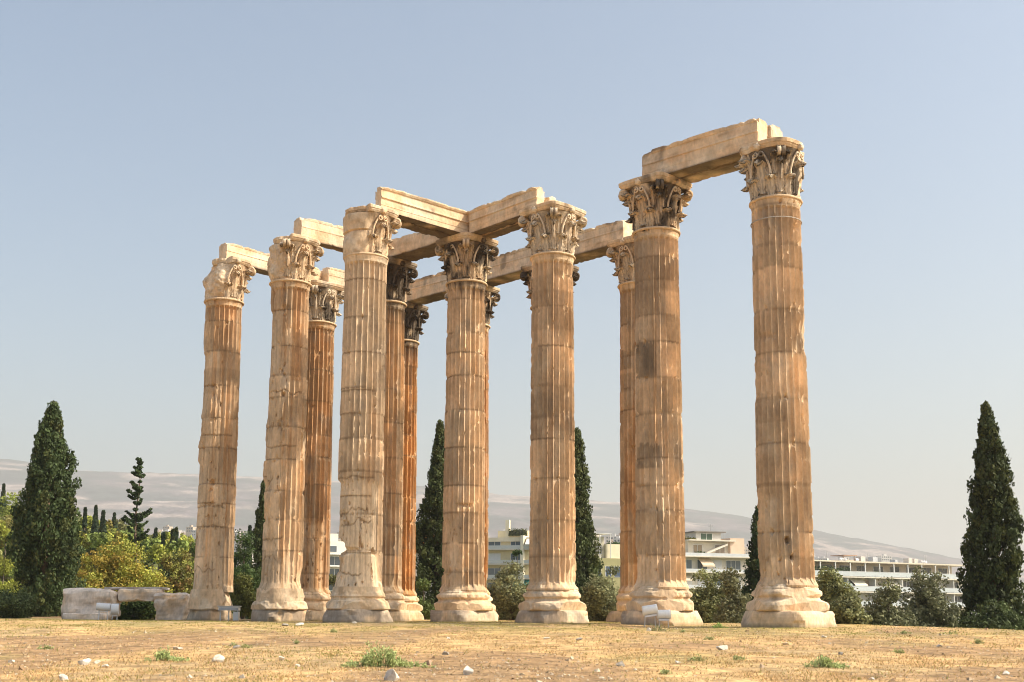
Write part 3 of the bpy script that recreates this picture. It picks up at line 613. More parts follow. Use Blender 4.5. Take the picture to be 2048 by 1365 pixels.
# ------------------------------------------------------------------ floodlights
WHITE = (.78, .78, .78)
def floodlight(px, py, y, heads, label, rz=0, s=1.0):
    x = at(px, 1240, y)[0]; z = gz(x, y); root = empty('floodlight', (x, y, z-.02), rz); tag(root, label, 'floodlight', 'floodlights lighting the columns')
    for k, (dx, dz, r, L, tilt) in enumerate(heads):
        th = np.linspace(0, 2*np.pi, 24, endpoint=False); prof = [(-L/2, .0), (-L/2, r*.93), (-L/2+.02, r), (L/2-.02, r), (L/2, r*1.03), (L/2, r*.95), (L/2-.05, r*.9), (L/2-.05, 0)]
        V = np.array([[(a, b*math.cos(t), b*math.sin(t)) for t in th] for a, b in prof]).reshape(-1, 3)
        mb = MB().add(V, gridf(len(prof), 24)[:, ::-1], WHITE)
        for q in range(5): mb.box(-L/2+.1+q*.07, -L/2+.12+q*.07, -r*.3, r*.3, r*.96, r*1.12, (.6, .6, .6))
        M = Matrix.Translation((dx, 0, dz)) @ Matrix.Rotation(tilt, 4, 'Y') @ Matrix.Rotation(.25, 4, 'Z')
        h = mb.build('lamp_housing', M_METAL, root, True, M)
        g = MB().add([(L/2-.03, r*.88*math.cos(t), r*.88*math.sin(t)) for t in th]+[(L/2-.03, 0, 0)], np.array([(i, (i+1) % 24, 24) for i in range(24)]), (.25, .27, .3))
        g.build('front_glass', M_GLASS, h, False, M)
        for sx_ in (-1, 1):
            MB().tube([(dx+sx_*L*.28, 0, dz), (dx+sx_*L*.30, .02, dz*.5), (dx+sx_*L*.34, 0, 0)], .022, 6, (.70, .70, .70)).build('leg', M_METAL, root)
        MB().box(dx-L*.36, dx+L*.36, -.03, .03, dz-r*1.25, dz-r*1.05, (.7, .7, .7)).build('bracket', M_METAL, root)
floodlight(214, 1225, 57.6, [(-.20, .62, .17, .62, .05), (.34, .52, .25, .34, .0)], 'pair of white floodlights on legs before the low wall at the left', 0)
def boxlight(px, y, w, label, hgt=.62, rz=0):
    x = at(px, 1240, y)[0]; z = gz(x, y); root = empty('floodlight', (x, y, z-.02), rz); tag(root, label, 'floodlight', 'floodlights lighting the columns')
    mb = MB(); mb.box(-w/2, w/2, -.2, .2, hgt, hgt+.03, WHITE); mb.box(-w/2+.02, w/2-.02, -.18, .18, hgt-.15, hgt-.002, WHITE); mb.box(-w/2-.03, w/2+.03, -.24, .22, hgt+.032, hgt+.06, (.7, .7, .7))
    h = mb.build('lamp_housing', M_METAL, root); MB().box(-w/2+.05, w/2-.05, -.203, -.19, hgt-.13, hgt-.03, (.45, .47, .5)).build('front_glass', M_GLASS, h)
    for sx_ in (-w*.42, -w*.02, w*.40): MB().box(sx_-.025, sx_+.025, -.03, .03, 0, hgt-.15, (.62, .62, .6)).build('leg', M_METAL, root)
    MB().box(w*.22, w*.46, -.16, .16, .02, hgt-.2, (.66, .66, .66)).build('control_box', M_METAL, root)
boxlight(458, 56.4, .95, 'white box floodlight on thin legs before the foot of the leftmost column', .62)
def drumlight(px, y, label):
    x = at(px, 1240, y)[0]; z = gz(x, y); root = empty('floodlight', (x, y, z-.02), 0); tag(root, label, 'floodlight', 'floodlights lighting the columns')
    for dx, dz, r, L, tl in ((-.28, .62, .17, .52, 1.25), (.20, .47, .16, .46, .1)):
        th = np.linspace(0, 2*np.pi, 24, endpoint=False); prof = [(-L/2, 0), (-L/2, r*.9), (-L/2+.03, r), (L/2-.06, r), (L/2, r*1.05), (L/2-.03, r*.92), (L/2-.05, 0)]
        V = np.array([[(a, b*math.cos(t), b*math.sin(t)) for t in th] for a, b in prof]).reshape(-1, 3)
        M = Matrix.Translation((dx, 0, dz)) @ Matrix.Rotation(-tl*.12, 4, 'Y')
        h = MB().add(V, gridf(len(prof), 24)[:, ::-1], WHITE).build('lamp_housing', M_METAL, root, True, M)
        MB().box(-L*.4, L*.4, -r*.6, r*.6, -r*1.35, -r*.98, (.60, .60, .62)).build('ballast_box', M_METAL, h, False, M)
        for s_ in (-1, 1): MB().tube([(dx+s_*L*.32, 0, dz-r), (dx+s_*L*.36, 0, 0)], .02, 6, (.5, .48, .45)).build('leg', M_METAL, root)
drumlight(1316, 43.6, 'two white drum floodlights before the plinth of the second column from the right')

# ------------------------------------------------------------------ stones
bmi = bmesh.new(); bmesh.ops.create_icosphere(bmi, subdivisions=3, radius=1); bmi.verts.ensure_lookup_table()
ICO_V = np.array([v.co[:] for v in bmi.verts]); ICO_F = np.array([[v.index for v in f.verts] for f in bmi.faces]); bmi.free()
def rock_geo(seed, sx, sy, sz):
    rs = np.random.default_rng(seed); V = ICO_V.copy(); N = rs.normal(size=(15, 3)); N /= np.linalg.norm(N, axis=1)[:, None]; N[0] = (0, 0, -1)
    for n_ in N:
        d = V@n_; lim = rs.uniform(.34, .78); k = d > lim; V[k] -= (d[k]-lim)[:, None]*n_
    V *= 1+.05*fbm(V*3+seed, seed, 3)[:, None]; V /= np.abs(V[:, :2]).max(); return V*np.array([sx, sy, sz])
ROCKS = [  # px, py of the foot, width px, height ratio, tone, label
 (787, 1362, 36, .75, 0, 'flat topped pale stone cut by the bottom edge, left of the pointed white rock'),
 (936, 1350, 30, .62, 0, 'pointed white rock in the foreground right of the big green weed'),
 (893, 1310, 22, .45, 1, 'grey and white stone right of the big green weed tip'),
 (486, 1358, 16, .8, 0, 'squarish pink-white stone at the bottom left of centre'),
 (437, 1325, 24, .6, 0, 'white stone in a cluster right of the left green weed'),
 (562, 1322, 20, .55, 0, 'pale stone left of the big green weed, on bare soil'),
 (594, 1334, 14, .5, 0, 'small white stone just left below the pale soil stone'),
 (352, 1300, 26, .28, 0, 'long flat white stone behind the left green weed'),
 (471, 1298, 20, .35, 1, 'flat grey stone with white top, upper left foreground'),
 (170, 1330, 26, .5, 0, 'white stone at the left edge of the dark soil patch'),
 (213, 1336, 18, .5, 0, 'leftover white stone between two others on the dark soil patch'),
 (195, 1328, 14, .5, 0, 'small white stone in the middle of the dark soil patch'),
 (127, 1362, 20, .6, 0, 'white stone touching the bottom edge at the far left'),
 (1444, 1300, 24, .3, 0, 'long low white stone in the right half foreground'),
 (1570, 1290, 16, .35, 0, 'small pale stone above the right green weed, left'),
 (1683, 1311, 12, .6, 1, 'grey stone just right above the right green weed'),
 (1094, 1279, 14, .35, 0, 'small white stone before the middle right column'),
 (1158, 1281, 14, .35, 1, 'small grey stone right of the small white one before the middle columns'),
 (897, 1278, 10, .5, 0, 'tiny white stone before the middle column'),
 (857, 1330, 22, .5, 2, 'reddish stone at the right foot of the big green weed'),
 (1240, 1333, 22, .3, 1, 'flat grey half buried stone right of centre'),
 (1355, 1328, 18, .35, 0, 'flat cream stone in the right centre foreground'),
 (2012, 1350, 16, .5, 0, 'white stone near the lower right corner'),
 (1743, 1361, 14, .5, 0, 'tiny white stone at the bottom right of centre'),
 (708, 1247, 12, .5, 0, 'white pebble at the foot of the notched column'),
 (600, 1252, 20, .3, 0, 'flat white stone before the second column foot, right one'),
 (570, 1252, 16, .3, 1, 'flat grey stone before the second column foot, left one'),
 (1298, 1262, 14, .5, 0, 'white stone before the drum floodlights'),
 (1648, 1276, 12, .4, 0, 'tiny cream stone before the rightmost plinth'),
 (20, 1326, 18, .4, 0, 'pale stone at the left edge of the foreground'),
 (1880, 1294, 16, .35, 1, 'flat grey stone in the brown patch at the right'),
]
def ray_ground(px, py):
    lo, hi = 12., 80.
    d = at(px, py, 1.0)-np.array([0, 0, EYE])
    for y in np.arange(14, 80, .1):
        if EYE+d[2]*y <= gz(d[0]*y, y): return d[0]*y, y
    return d[0]*55, 55.
TONES = [np.array([.66, .60, .52]), np.array([.38, .35, .31]), np.array([.48, .34, .24])]
def rock_col(V, t, seed): 
    c = mix(TONES[t], TONES[t]*.72, sst(-.2, .4, fbm(V*6, seed, 3))); return c
for i, (px, py, wpx, hr, t, lab) in enumerate(ROCKS):
    x, y = ray_ground(px, py); w = wpx*y/F_PX; V = rock_geo(900+i, w*.52, w*.45, w*.75*hr)
    V = V.copy(); o = mesh('stone', V, ICO_F, M_ROCK, None, rock_col(V/w, t, i), False)
    o.location = (x, y, gz(x, y)+w*.12); tag(o, lab, 'stone', 'loose stones on the dry grass')
# small nameless stones: ten shapes shared by copies, and fine gravel as stuff
protos = []
for i in range(10):
    V = rock_geo(1200+i, 1, .8, .5); me = mesh('stone', V, ICO_F, M_ROCK, None, rock_col(V, (0, 0, 1, 0, 2, 0, 0, 1, 0, 0)[i], i)); COL.objects.unlink(me); protos.append(me)
placed = 0; rs = np.random.default_rng(5)
while placed < 170:
    px, py = rs.uniform(0, 2048), 1262+103*rs.random()**.8
    x, y = ray_ground(px, py); s_ = float(soil(np.array(x), np.array(y)))
    if rs.random() > .25+.9*s_: continue
    k = rs.integers(10); o = protos[k].copy(); COL.objects.link(o); w = rs.uniform(2.0, 5.5)*.5*y/F_PX*(1+.8*(rs.random() < .15))
    o.scale = (w, w*rs.uniform(.7, 1.2), w*rs.uniform(.6, 1)); o.rotation_euler = (rs.normal(0, .2), rs.normal(0, .2), rs.uniform(0, 6.28))
    o.location = (x, y, gz(x, y)+w*.12); tag(o, 'tiny pale stone scattered among the dry grass like many others', 'stone', 'tiny scattered stones'); placed += 1
def gravel():
    n = 10000; rs = np.random.default_rng(8); y = 14*np.exp(rs.random(n)*math.log(48/14)); x = (rs.random(n)-.5)*y*.92
    s_ = soil(x, y); k = rs.random(n) < .12+.9*s_; x, y = x[k], y[k]; n = len(x)
    base = np.array([(-1, -.8, 0), (1, -.9, 0), (.9, .8, 0), (-.9, 1, 0), (-.5, -.3, .8), (.5, -.4, .9), (.3, .5, .7)])
    f = np.array([(0, 1, 5), (0, 5, 4), (1, 2, 6), (1, 6, 5), (2, 3, 6), (3, 0, 4), (3, 4, 6), (4, 5, 6)])
    r = rs.uniform(.008, .026, n)*(1+(rs.random(n) < .06)); a = rs.uniform(0, 6.28, n); B = base[None]*(1+.35*rs.normal(size=(n, 7, 3)))*r[:, None, None]
    X = B[..., 0]*np.cos(a)[:, None]-B[..., 1]*np.sin(a)[:, None]+x[:, None]; Y = B[..., 0]*np.sin(a)[:, None]+B[..., 1]*np.cos(a)[:, None]+y[:, None]
    Z = B[..., 2]+(zg(x, y)+ground_bump(x, y))[:, None]
    T = np.array([(.55, .46, .34), (.40, .30, .20), (.32, .21, .12), (.48, .34, .20)])[rs.integers(0, 4, n)]
    tag(mesh('gravel', stk([X, Y, Z], -1).reshape(-1, 3), (f[None]+np.arange(n)[:, None, None]*7).reshape(-1, 3), M_ROCK, None, np.repeat(T, 7, 0)), kind='stuff')
gravel()

# ------------------------------------------------------------------ grass and weeds
def grass():
    n = 240000; rs = np.random.default_rng(11); y = 15*np.exp(rs.random(n)**.85*math.log(62/15)); x = (rs.random(n)-.5)*y*.94
    k = (y < crest(x)+1) & (rs.random(n) < 1.05-.85*soil(x, y)); x, y = x[k], y[k]
    clump = fbm(stk([x*2.2, y*1.4, x*0], -1), 41, 3); k = rs.random(len(x)) < .55+1.2*clump; x, y, clump = x[k], y[k], clump[k]; n = len(x)
    h = rs.uniform(.012, .05, n)*(1+.6*np.clip(clump, 0, 1))*np.where(y > 34, .75, 1); w = rs.uniform(.004, .009, n)*(1+y/30)
    a = rs.uniform(0, 6.28, n); ln = rs.uniform(.3, 1.6, n)*h; la = rs.uniform(0, 6.28, n); z = zg(x, y)+ground_bump(x, y)
    p0 = stk([x-w*np.cos(a), y-w*np.sin(a), z-.01], -1); p1 = stk([x+w*np.cos(a), y+w*np.sin(a), z-.01], -1)
    p2 = stk([x+ln*np.cos(la), y+ln*np.sin(la), z+h], -1)
    pal = np.array([(.60, .40, .19), (.68, .48, .25), (.52, .35, .17), (.58, .41, .22), (.42, .29, .155)])
    c = pal[rs.integers(0, 5, n)]*rs.uniform(.85, 1.15, n)[:, None]
    g = sst(33, 40, y)*.55+.12+.5*sst(.25, .5, fbm(stk([x*.3+9, y*.2, x*0], -1), 56, 3)); c = np.where((rs.random(n) < g)[:, None], np.array([.27, .26, .075])*rs.uniform(.8, 1.3, n)[:, None], c)
    V = stk([p0, p1, p2], 1).reshape(-1, 3)
    tag(mesh('grass', V, np.arange(3*n).reshape(-1, 3), M_GRASS, None, np.repeat(c, 3, 0)), 'short dry straw grass covering the field', kind='stuff')
grass()
def weed(px0, px1, py, hpx, label, n=900, seed=0, _g=None, tint=(.40, .46, .20), peak=.35):
    x0, y0 = ray_ground((px0+px1)/2, py); sc = y0/F_PX; w = (px1-px0)*sc; H = hpx*sc; rs = np.random.default_rng(seed)
    root = empty('weed', (x0, y0, gz(x0, y0))); tag(root, label, 'weed', 'green weeds in the dry grass')
    stems = MB(); L = []; C = []
    ns = max(16, int(n/24))
    for s in range(ns):
        u = float(np.clip(rs.normal(0, .5), -1.1, 1.1)); bx_, by_ = u*w*.46, rs.uniform(-.5, .5)*min(w*.35, .8); env = max(.12, math.exp(-((u+1-2*peak)/.42)**2))*(1-abs(u)**3*.8)*(.7+.3*rs.random())
        h = H*env*rs.uniform(.55, 1.0)+.03; lean = rs.normal(0, .35*h, 2)
        zb = gz(x0+bx_, y0+by_)-gz(x0, y0); t = np.linspace(0, 1, 6)
        P = stk([bx_+lean[0]*t**1.5, by_+lean[1]*t**1.5, zb+h*t], -1); stems.tube(P, np.linspace(.006, .002, 6), 4, (.16, .20, .07), False)
        for q in range(int(n/ns)):
            tt = rs.random()**.7; p = P[int(tt*5)]*(1-(tt*5 % 1))+P[min(5, int(tt*5)+1)]*(tt*5 % 1)
            L.append(p+rs.normal(0, .022, 3)); C.append(np.array(tint)*rs.uniform(.7, 1.5))
    stems.build('stem', M_LEAF, root)
    V, F, c = leaf_quads(np.array(L), np.array(C), .042, .014, rs, up=.5); mesh('leaves', V, F, M_LEAF, root, c)
def leaf_quads(P, C, ln, wd, rs, up=0., out=None, oamt=0., face=None):
    n = len(P); d = rs.normal(size=(n, 3)); d[:, 2] = np.abs(d[:, 2])*.6+up*1.2
    if out is not None: d = d+out*oamt
    d /= np.linalg.norm(d, axis=1)[:, None]; s = np.cross(d, rs.normal(size=(n, 3)) if face is None else face*1.6+rs.normal(size=(n, 3))*.45); s /= np.linalg.norm(s, axis=1)[:, None]+1e-9
    ln = ln*rs.uniform(.6, 1.3, n)[:, None]; wd = wd*rs.uniform(.7, 1.3, n)[:, None]
    V = stk([P-d*ln*.5, P+s*wd, P+d*ln*.5, P-s*wd], 1).reshape(-1, 3)
    return V, np.arange(4*n).reshape(-1, 4), np.repeat(C, 4, 0)
weed(690, 866, 1334, 50, 'largest green weed, spreading low in the foreground left of centre', 2600, 1, peak=.38)
weed(288, 372, 1322, 24, 'green weed at the left of the foreground beside a long white stone', 1100, 2, peak=.4)
weed(1606, 1696, 1336, 26, 'green weed at the right of the foreground', 1200, 3, peak=.45)
weed(1418, 1456, 1257, 12, 'small bright green weed between the two rightmost column feet', 300, 4, tint=(.30, .42, .12), peak=.5)
rs = np.random.default_rng(31)
for q in range(14):
    px = rs.uniform(30, 2000); py = rs.uniform(1262, 1350); w = rs.uniform(14, 40)
    weed(px-w/2, px+w/2, py, rs.uniform(4, 9), 'small low patch of green weed among the straw, one of many', int(40+w*3), 90+q, tint=(.36, .38, .17), peak=.5)
weed(1300, 1330, 1262, 20, 'pale dry weed under the drum floodlights', 260, 5, tint=(.34, .32, .17), peak=.5)

# ------------------------------------------------------------------ trees
def cypress(px, py_top, y, Rm, label, seed=0, zb=None, shape=.8, bare=0.0, tufts=900, per=34, lf=(.17, .034), tint=(.072, .090, .032), name='cypress_tree', lean=0, group='dark cypresses standing around the temple', irr=.35):
    p = at(px, py_top, y); x = p[0]; zb = float(zg(x, y))-.1 if zb is None else zb; H = p[2]-zb
    rs = np.random.default_rng(seed); root = empty(name, (x, y, zb)); tag(root, label, 'cypress' if 'cyp' in name else 'conifer', group)
    tufts = int(tufts*.62); per = int(per*1.6); t = rs.random(tufts*3)**.85; keep = rs.random(len(t)) < (.45+.55*((1-t)**shape)); t = t[keep][:tufts]; n = len(t); az = rs.uniform(0, 2*np.pi, n)
    prof = (1-t)**shape*np.clip(.35+t*9, 0, 1)
    lump = 1+irr*fbm(stk([np.cos(az)*1.3, np.sin(az)*1.3, t*H*.55], -1), seed+1, 3)*2.2+irr*rs.normal(0, .22, n)
    q = np.where(rs.random(n) < .84, rs.uniform(.70, 1.04, n), rs.uniform(.15, .7, n)); r = Rm*prof*lump*q
    zt = .25+t*(H-.35); cen = stk([r*np.cos(az)+lean*t, r*np.sin(az), zt], -1)
    outd = stk([np.cos(az), np.sin(az), 0*az+.9], -1)
    ts = (.24+.22*rs.random(n))*(Rm/2.0)**.35*((.6+.4*(1-t)) if name != 'fir_tree' else (.25+.9*(1-t))); 
    G = rs.normal(size=(n, per, 3)); G /= np.linalg.norm(G, axis=2)[..., None]; Gd = G.reshape(-1, 3).copy(); G *= rs.random((n, per, 1))**.25
    G[..., 2] *= 1.45; P = cen[:, None]+G*ts[:, None, None]; P = P.reshape(-1, 3)
    tc = np.array(tint)*rs.uniform(.65, 1.45, n)[:, None]; tc = mix(tc, np.array([.10, .105, .03]), (rs.random(n) < .22)*.6)
    C = np.repeat(tc, per, 0)*rs.uniform(.8, 1.2, n*per)[:, None]; O = np.repeat(outd, per, 0)
    k = P[:, 2] > .05
    V, F, c = leaf_quads(P[k], C[k], lf[0]*1.1, lf[1]*1.9, rs, up=.8, out=O[k], oamt=.3, face=Gd[k]); mesh('crown', V, F, M_LEAF, root, c)
    tr = MB(); tz = np.linspace(-.2, H*.93, 14); tr.tube(stk([lean*tz/H+.04*np.sin(tz), .04*np.cos(tz*1.3), tz], -1), np.linspace(.10+.016*H, .02, 14), 8, (.16, .11, .075))
    for q in range(26):
        a = rs.uniform(0, 6.28); z0 = rs.uniform(.6, H*.8); L = Rm*.75*(1-z0/H)**shape; s_ = np.linspace(0, 1, 5)
        tr.tube(stk([lean*z0/H+np.cos(a)*L*s_, np.sin(a)*L*s_, z0+L*1.2*s_**1.4], -1), np.linspace(.04, .012, 5), 5, (.15, .11, .08), False)
    tr.build('trunk', M_BARK, root, True)
cypress(108, 808, 72, 2.02, 'broad dark cypress at the far left, tallest tree there', 21, tint=(.062, .092, .034), shape=.58, tufts=1300, irr=.35)
cypress(1972, 814, 56, 1.82, 'full dark cypress at the right edge of the photo', 22, shape=.72, tufts=1250, irr=.36, tint=(.055, .072, .028))
cypress(528, 962, 84, 0.78, 'slim cypress almost hidden by the second column from the left', 23, shape=.6, tufts=600)
cypress(880, 846, 80, 1.95, 'pointed cypress rising left of the middle column', 24, shape=.85, tufts=1200)
cypress(1153, 862, 78, 1.95, 'pointed cypress rising right behind the pale square abacus column', 25, shape=.75, tufts=1200)
cypress(1517, 1018, 74, 2.0, 'cypress half hidden by the left side of the rightmost column', 26, shape=.62, tufts=900, tint=(.045, .07, .025))

def conifer(px, py_top, y, label, seed):
    p = at(px, py_top, y); x = p[0]; zb = -5.; H = p[2]-zb; rs = np.random.default_rng(seed)
    root = empty('conifer_tree', (x, y, zb)); tag(root, label, 'conifer'); tr = MB(); tz = np.linspace(0, H*.97, 14)
    tr.tube(stk([.10*np.sin(tz*.9), .0*tz, tz], -1), np.linspace(.26, .02, 14), 8, (.15, .11, .08)); Ps = []; Gs = []; Cs = []
    for k in range(150):
        f = .14+.85*rs.random()**1.1; z0 = f*H; L = (2.0*(1-f)**.8+.15)*rs.choice([.25, .5, .8, 1.0, 1.3]); a = rs.uniform(0, 6.28); q = np.linspace(0, 1, 7)
        droop = -.25*L*q+.55*L*q**2.2; pts = stk([np.cos(a)*L*q, np.sin(a)*L*q, z0+droop], -1); tr.tube(pts, np.linspace(.05, .012, 7), 5, (.14, .1, .07), False)
        for j in range(2, 7):
            n = 34; G = rs.normal(size=(n, 3)); G /= np.linalg.norm(G, axis=1)[:, None]; sc = (.07+.14*rs.random())*(1.35-.12*j)
            Ps.append(pts[j]+G*sc*np.array([1.2, 1.2, .75])*rs.random((n, 1))**.3); Gs.append(G); Cs.append(np.broadcast_to(np.array((.055, .085, .032))*rs.uniform(.6, 1.5), (n, 3)))
    tr.build('trunk', M_BARK, root, True); P, G, C = np.vstack(Ps), np.vstack(Gs), np.vstack(Cs)
    V, F, c = leaf_quads(P, C, .2, .07, rs, up=.3, out=G, oamt=.5, face=G); mesh('crown', V, F, M_LEAF, root, c)
def bushy(px, py_top, y, wpx, label, seed, tint, name='olive_tree', cat='tree', lobes=16, leaves=9000, lf=(.13, .035), zb=None, group=None, flat=1.0, accent=None, trunk=True, dens=1.0):
    p = at(px, py_top, y); x = p[0]; zb = float(zg(x, y))-.1 if zb is None else zb; H = max(.8, p[2]-zb); Wd = wpx*y/F_PX
    rs = np.random.default_rng(seed); root = empty(name, (x, y, zb)); tag(root, label, cat, group)
    a = rs.uniform(0, 6.28, lobes); rr = np.sqrt(rs.random(lobes))*Wd*.34; lz = H*(.20+.58*rs.random(lobes)*(1-.5*(rr/(Wd*.34+.01))**2)); 
    lc = stk([rr*np.cos(a), rr*np.sin(a)*.8, lz], -1); lr = np.clip(Wd*.24*rs.uniform(.7, 1.25, lobes), .3, H*.42)
    lc = np.vstack([lc, [[0, 0, H-Wd*.20]]]); lr = np.append(lr, min(Wd*.22, H*.4)); lobes += 1
    nt = int(lobes*20); li = rs.integers(0, lobes, nt); u = rs.normal(size=(nt, 3)); u /= np.linalg.norm(u, axis=1)[:, None]
    tc_ = lc[li]+u*lr[li][:, None]*rs.uniform(.45, 1.08, nt)[:, None]*np.array([1, 1, .85*flat]); tc_[:, 2] = np.clip(tc_[:, 2], .12, H)
    per = int(leaves/nt); G = rs.normal(size=(nt, per, 3)); Gd = G/np.linalg.norm(G, axis=2)[..., None]; G = Gd*rs.random((nt, per, 1))**.35*(.075*Wd+.12)*rs.uniform(.6, 1.2, (nt, 1, 1)); Gd = Gd.reshape(-1, 3); P = (tc_[:, None]+G).reshape(-1, 3)
    ct = np.array(tint)*rs.uniform(.6, 1.5, nt)[:, None]
    if accent is not None: ct = mix(ct, np.array(accent), (rs.random(nt) < .45)*rs.uniform(.3, .95, nt))
    C = np.repeat(ct, per, 0)*rs.uniform(.8, 1.25, nt*per)[:, None]; k = P[:, 2] > 0
    V, F, c = leaf_quads(P[k], C[k], lf[0], lf[1]*1.3, rs, up=.1, out=np.repeat(u, per, 0)[k], oamt=.3, face=Gd[k]); mesh('crown', V, F, M_LEAF, root, c)
    if trunk:
        tr = MB(); tr.tube([(0, 0, -.3), (.05, 0, H*.2), (0, .05, H*.42)], [.05+.03*H, .04+.022*H, .03+.01*H], 7, (.15, .12, .09))
        for q in range(lobes): tr.tube([(0, 0, H*.25), tuple(lc[q]*.55+np.array([0, 0, H*.08])), tuple(lc[q])], [.03+.012*H, .03+.006*H, .012], 5, (.15, .12, .09), False)
        tr.build('trunk', M_BARK, root, True)
conifer(280, 913, 96, 'ragged open conifer standing alone above the yellow-green shrubs', 27)
OL = (.22, .23, .12); DK = (.075, .10, .04)
bushy(1022, 1128, 66, 100, 'grey-green olive bush between the middle column and the pale abacus column', 31, OL, leaves=14000, group='olive trees behind the columns')
bushy(1010, 1138, 70, 70, 'lighter olive bush behind the grey-green one between the middle columns', 131, (.14, .15, .075), leaves=9000, group='olive trees behind the columns')
bushy(1205, 1155, 63, 110, 'olive bush left of the half hidden orange column', 32, OL, leaves=14000, group='olive trees behind the columns')
bushy(1415, 1130, 60, 105, 'olive tree right of the column with square dark patches', 33, (.22, .23, .10), leaves=15000, group='olive trees behind the columns')
bushy(1462, 1138, 57, 80, 'browner olive tree in front of the half hidden cypress', 34, (.19, .19, .10), leaves=12000, group='olive trees behind the columns')
bushy(1662, 1138, 49, 95, 'light olive tree at the right foot of the rightmost column', 35, (.23, .24, .105), leaves=15000, group='olive trees behind the columns')
bushy(1700, 1190, 47, 80, 'low olive bush before the white balconied building', 36, (.20, .21, .10), leaves=9000, group='olive trees behind the columns')
bushy(1775, 1158, 52, 105, 'loose olive tree before the middle of the balconied building', 37, (.19, .195, .105), lobes=30, leaves=20000, group='olive trees behind the columns')
bushy(1850, 1136, 54, 150, 'large dusky olive tree left of the right edge cypress', 38, (.18, .185, .105), lobes=40, leaves=34000, group='olive trees behind the columns')
bushy(1990, 1200, 48, 120, 'dark low shrubs at the foot of the right edge cypress', 39, DK, name='shrub', cat='shrub', leaves=12000)
bushy(848, 1160, 72, 50, 'light green bush between the orange columns and the middle column', 40, (.13, .17, .05), name='shrub', cat='shrub', leaves=7000)
bushy(490, 1062, 76, 80, 'dark green tree between the leftmost two columns', 41, (.07, .11, .035), name='broadleaf_tree', leaves=14000)
bushy(488, 1150, 70, 70, 'yellow-green bush at the foot of the tree between the leftmost two columns', 42, (.12, .13, .035), name='shrub', cat='shrub', leaves=9000)
bushy(668, 1150, 74, 50, 'olive bush seen between the third column and the notched column', 43, (.15, .15, .06), name='shrub', cat='shrub', leaves=6000)
bushy(1035, 1100, 110, 38, 'small green tree before the cream apartment house', 44, (.07, .11, .03), name='broadleaf_tree', leaves=5000, lf=(.2, .06))
bushy(1225, 1128, 130, 60, 'yellowish tree before the cream house right of the pointed cypress', 45, (.14, .14, .05), name='broadleaf_tree', leaves=5000, lf=(.2, .06))
# left: orange tinted canopy, shrubs and wooded hill
bushy(255, 1078, 82, 190, 'wide shrub canopy turning orange behind the low wall', 51, (.31, .32, .06), name='autumn_shrub', cat='shrub', leaves=38000, lobes=30, accent=(.42, .29, .06), lf=(.15, .05))
bushy(350, 1100, 84, 110, 'rusty brown-green shrub left of the leftmost column', 52, (.23, .23, .06), name='autumn_shrub', cat='shrub', leaves=20000, lobes=16, accent=(.26, .15, .06), lf=(.15, .05))
bushy(185, 1100, 80, 100, 'orange-yellow shrub right beside the broad left cypress', 53, (.30, .31, .06), name='autumn_shrub', cat='shrub', leaves=18000, lobes=16, accent=(.34, .23, .05), lf=(.15, .05))
bushy(278, 1195, 63, 90, 'dark green plants filling the gap under the wall slab', 54, (.045, .075, .02), name='shrub', cat='shrub', leaves=8000, zb=-.15)
bushy(10, 1110, 86, 90, 'bright yellow-green tree at the left edge', 55, (.30, .32, .06), name='broadleaf_tree', leaves=14000)
bushy(20, 1180, 66, 110, 'dark low shrub at the foot of the broad left cypress', 56, DK, name='shrub', cat='shrub', leaves=12000)
bushy(30, 985, 150, 120, 'tall yellow-green tree on the hill at the left edge', 57, (.24, .28, .06), name='broadleaf_tree', leaves=12000, lf=(.3, .1))
rs = np.random.default_rng(77); nh = 0
kinds = [('broadleaf_tree', (.34, .36, .07), 'rounded yellow-green tree in the wood on the left hill'), ('broadleaf_tree', (.20, .25, .065), 'mid green rounded tree in the wood on the left hill'), ('broadleaf_tree', (.26, .26, .10), 'dusty olive coloured tree in the wood on the left hill')]
for row, (y, top0, top1, step, wp) in enumerate(((112, 1050, 1088, 40, 80), (135, 1028, 1080, 42, 76), (165, 1010, 1076, 38, 68), (200, 1000, 1074, 34, 60))):
    for px in np.arange(-40+row*13, 440, step):
        t = px/440; py = top0+(top1-top0)*t**.8+rs.uniform(-8, 14); k = rs.choice(3, p=[.5, .3, .2]); pp = at(px, py, y); z0 = min(float(zg(pp[0], y)), pp[2]-4.5)
        bushy(px, py, y, wp*rs.uniform(.8, 1.3), kinds[k][2], 300+nh, kinds[k][1], name=kinds[k][0], leaves=5200, lobes=8, lf=(.30*y/120, .10*y/120), zb=z0, group='%s wood trees' % ('yellow-green', 'mid green', 'olive coloured')[k], accent=(.24, .19, .05) if rs.random() < .3 else None); nh += 1
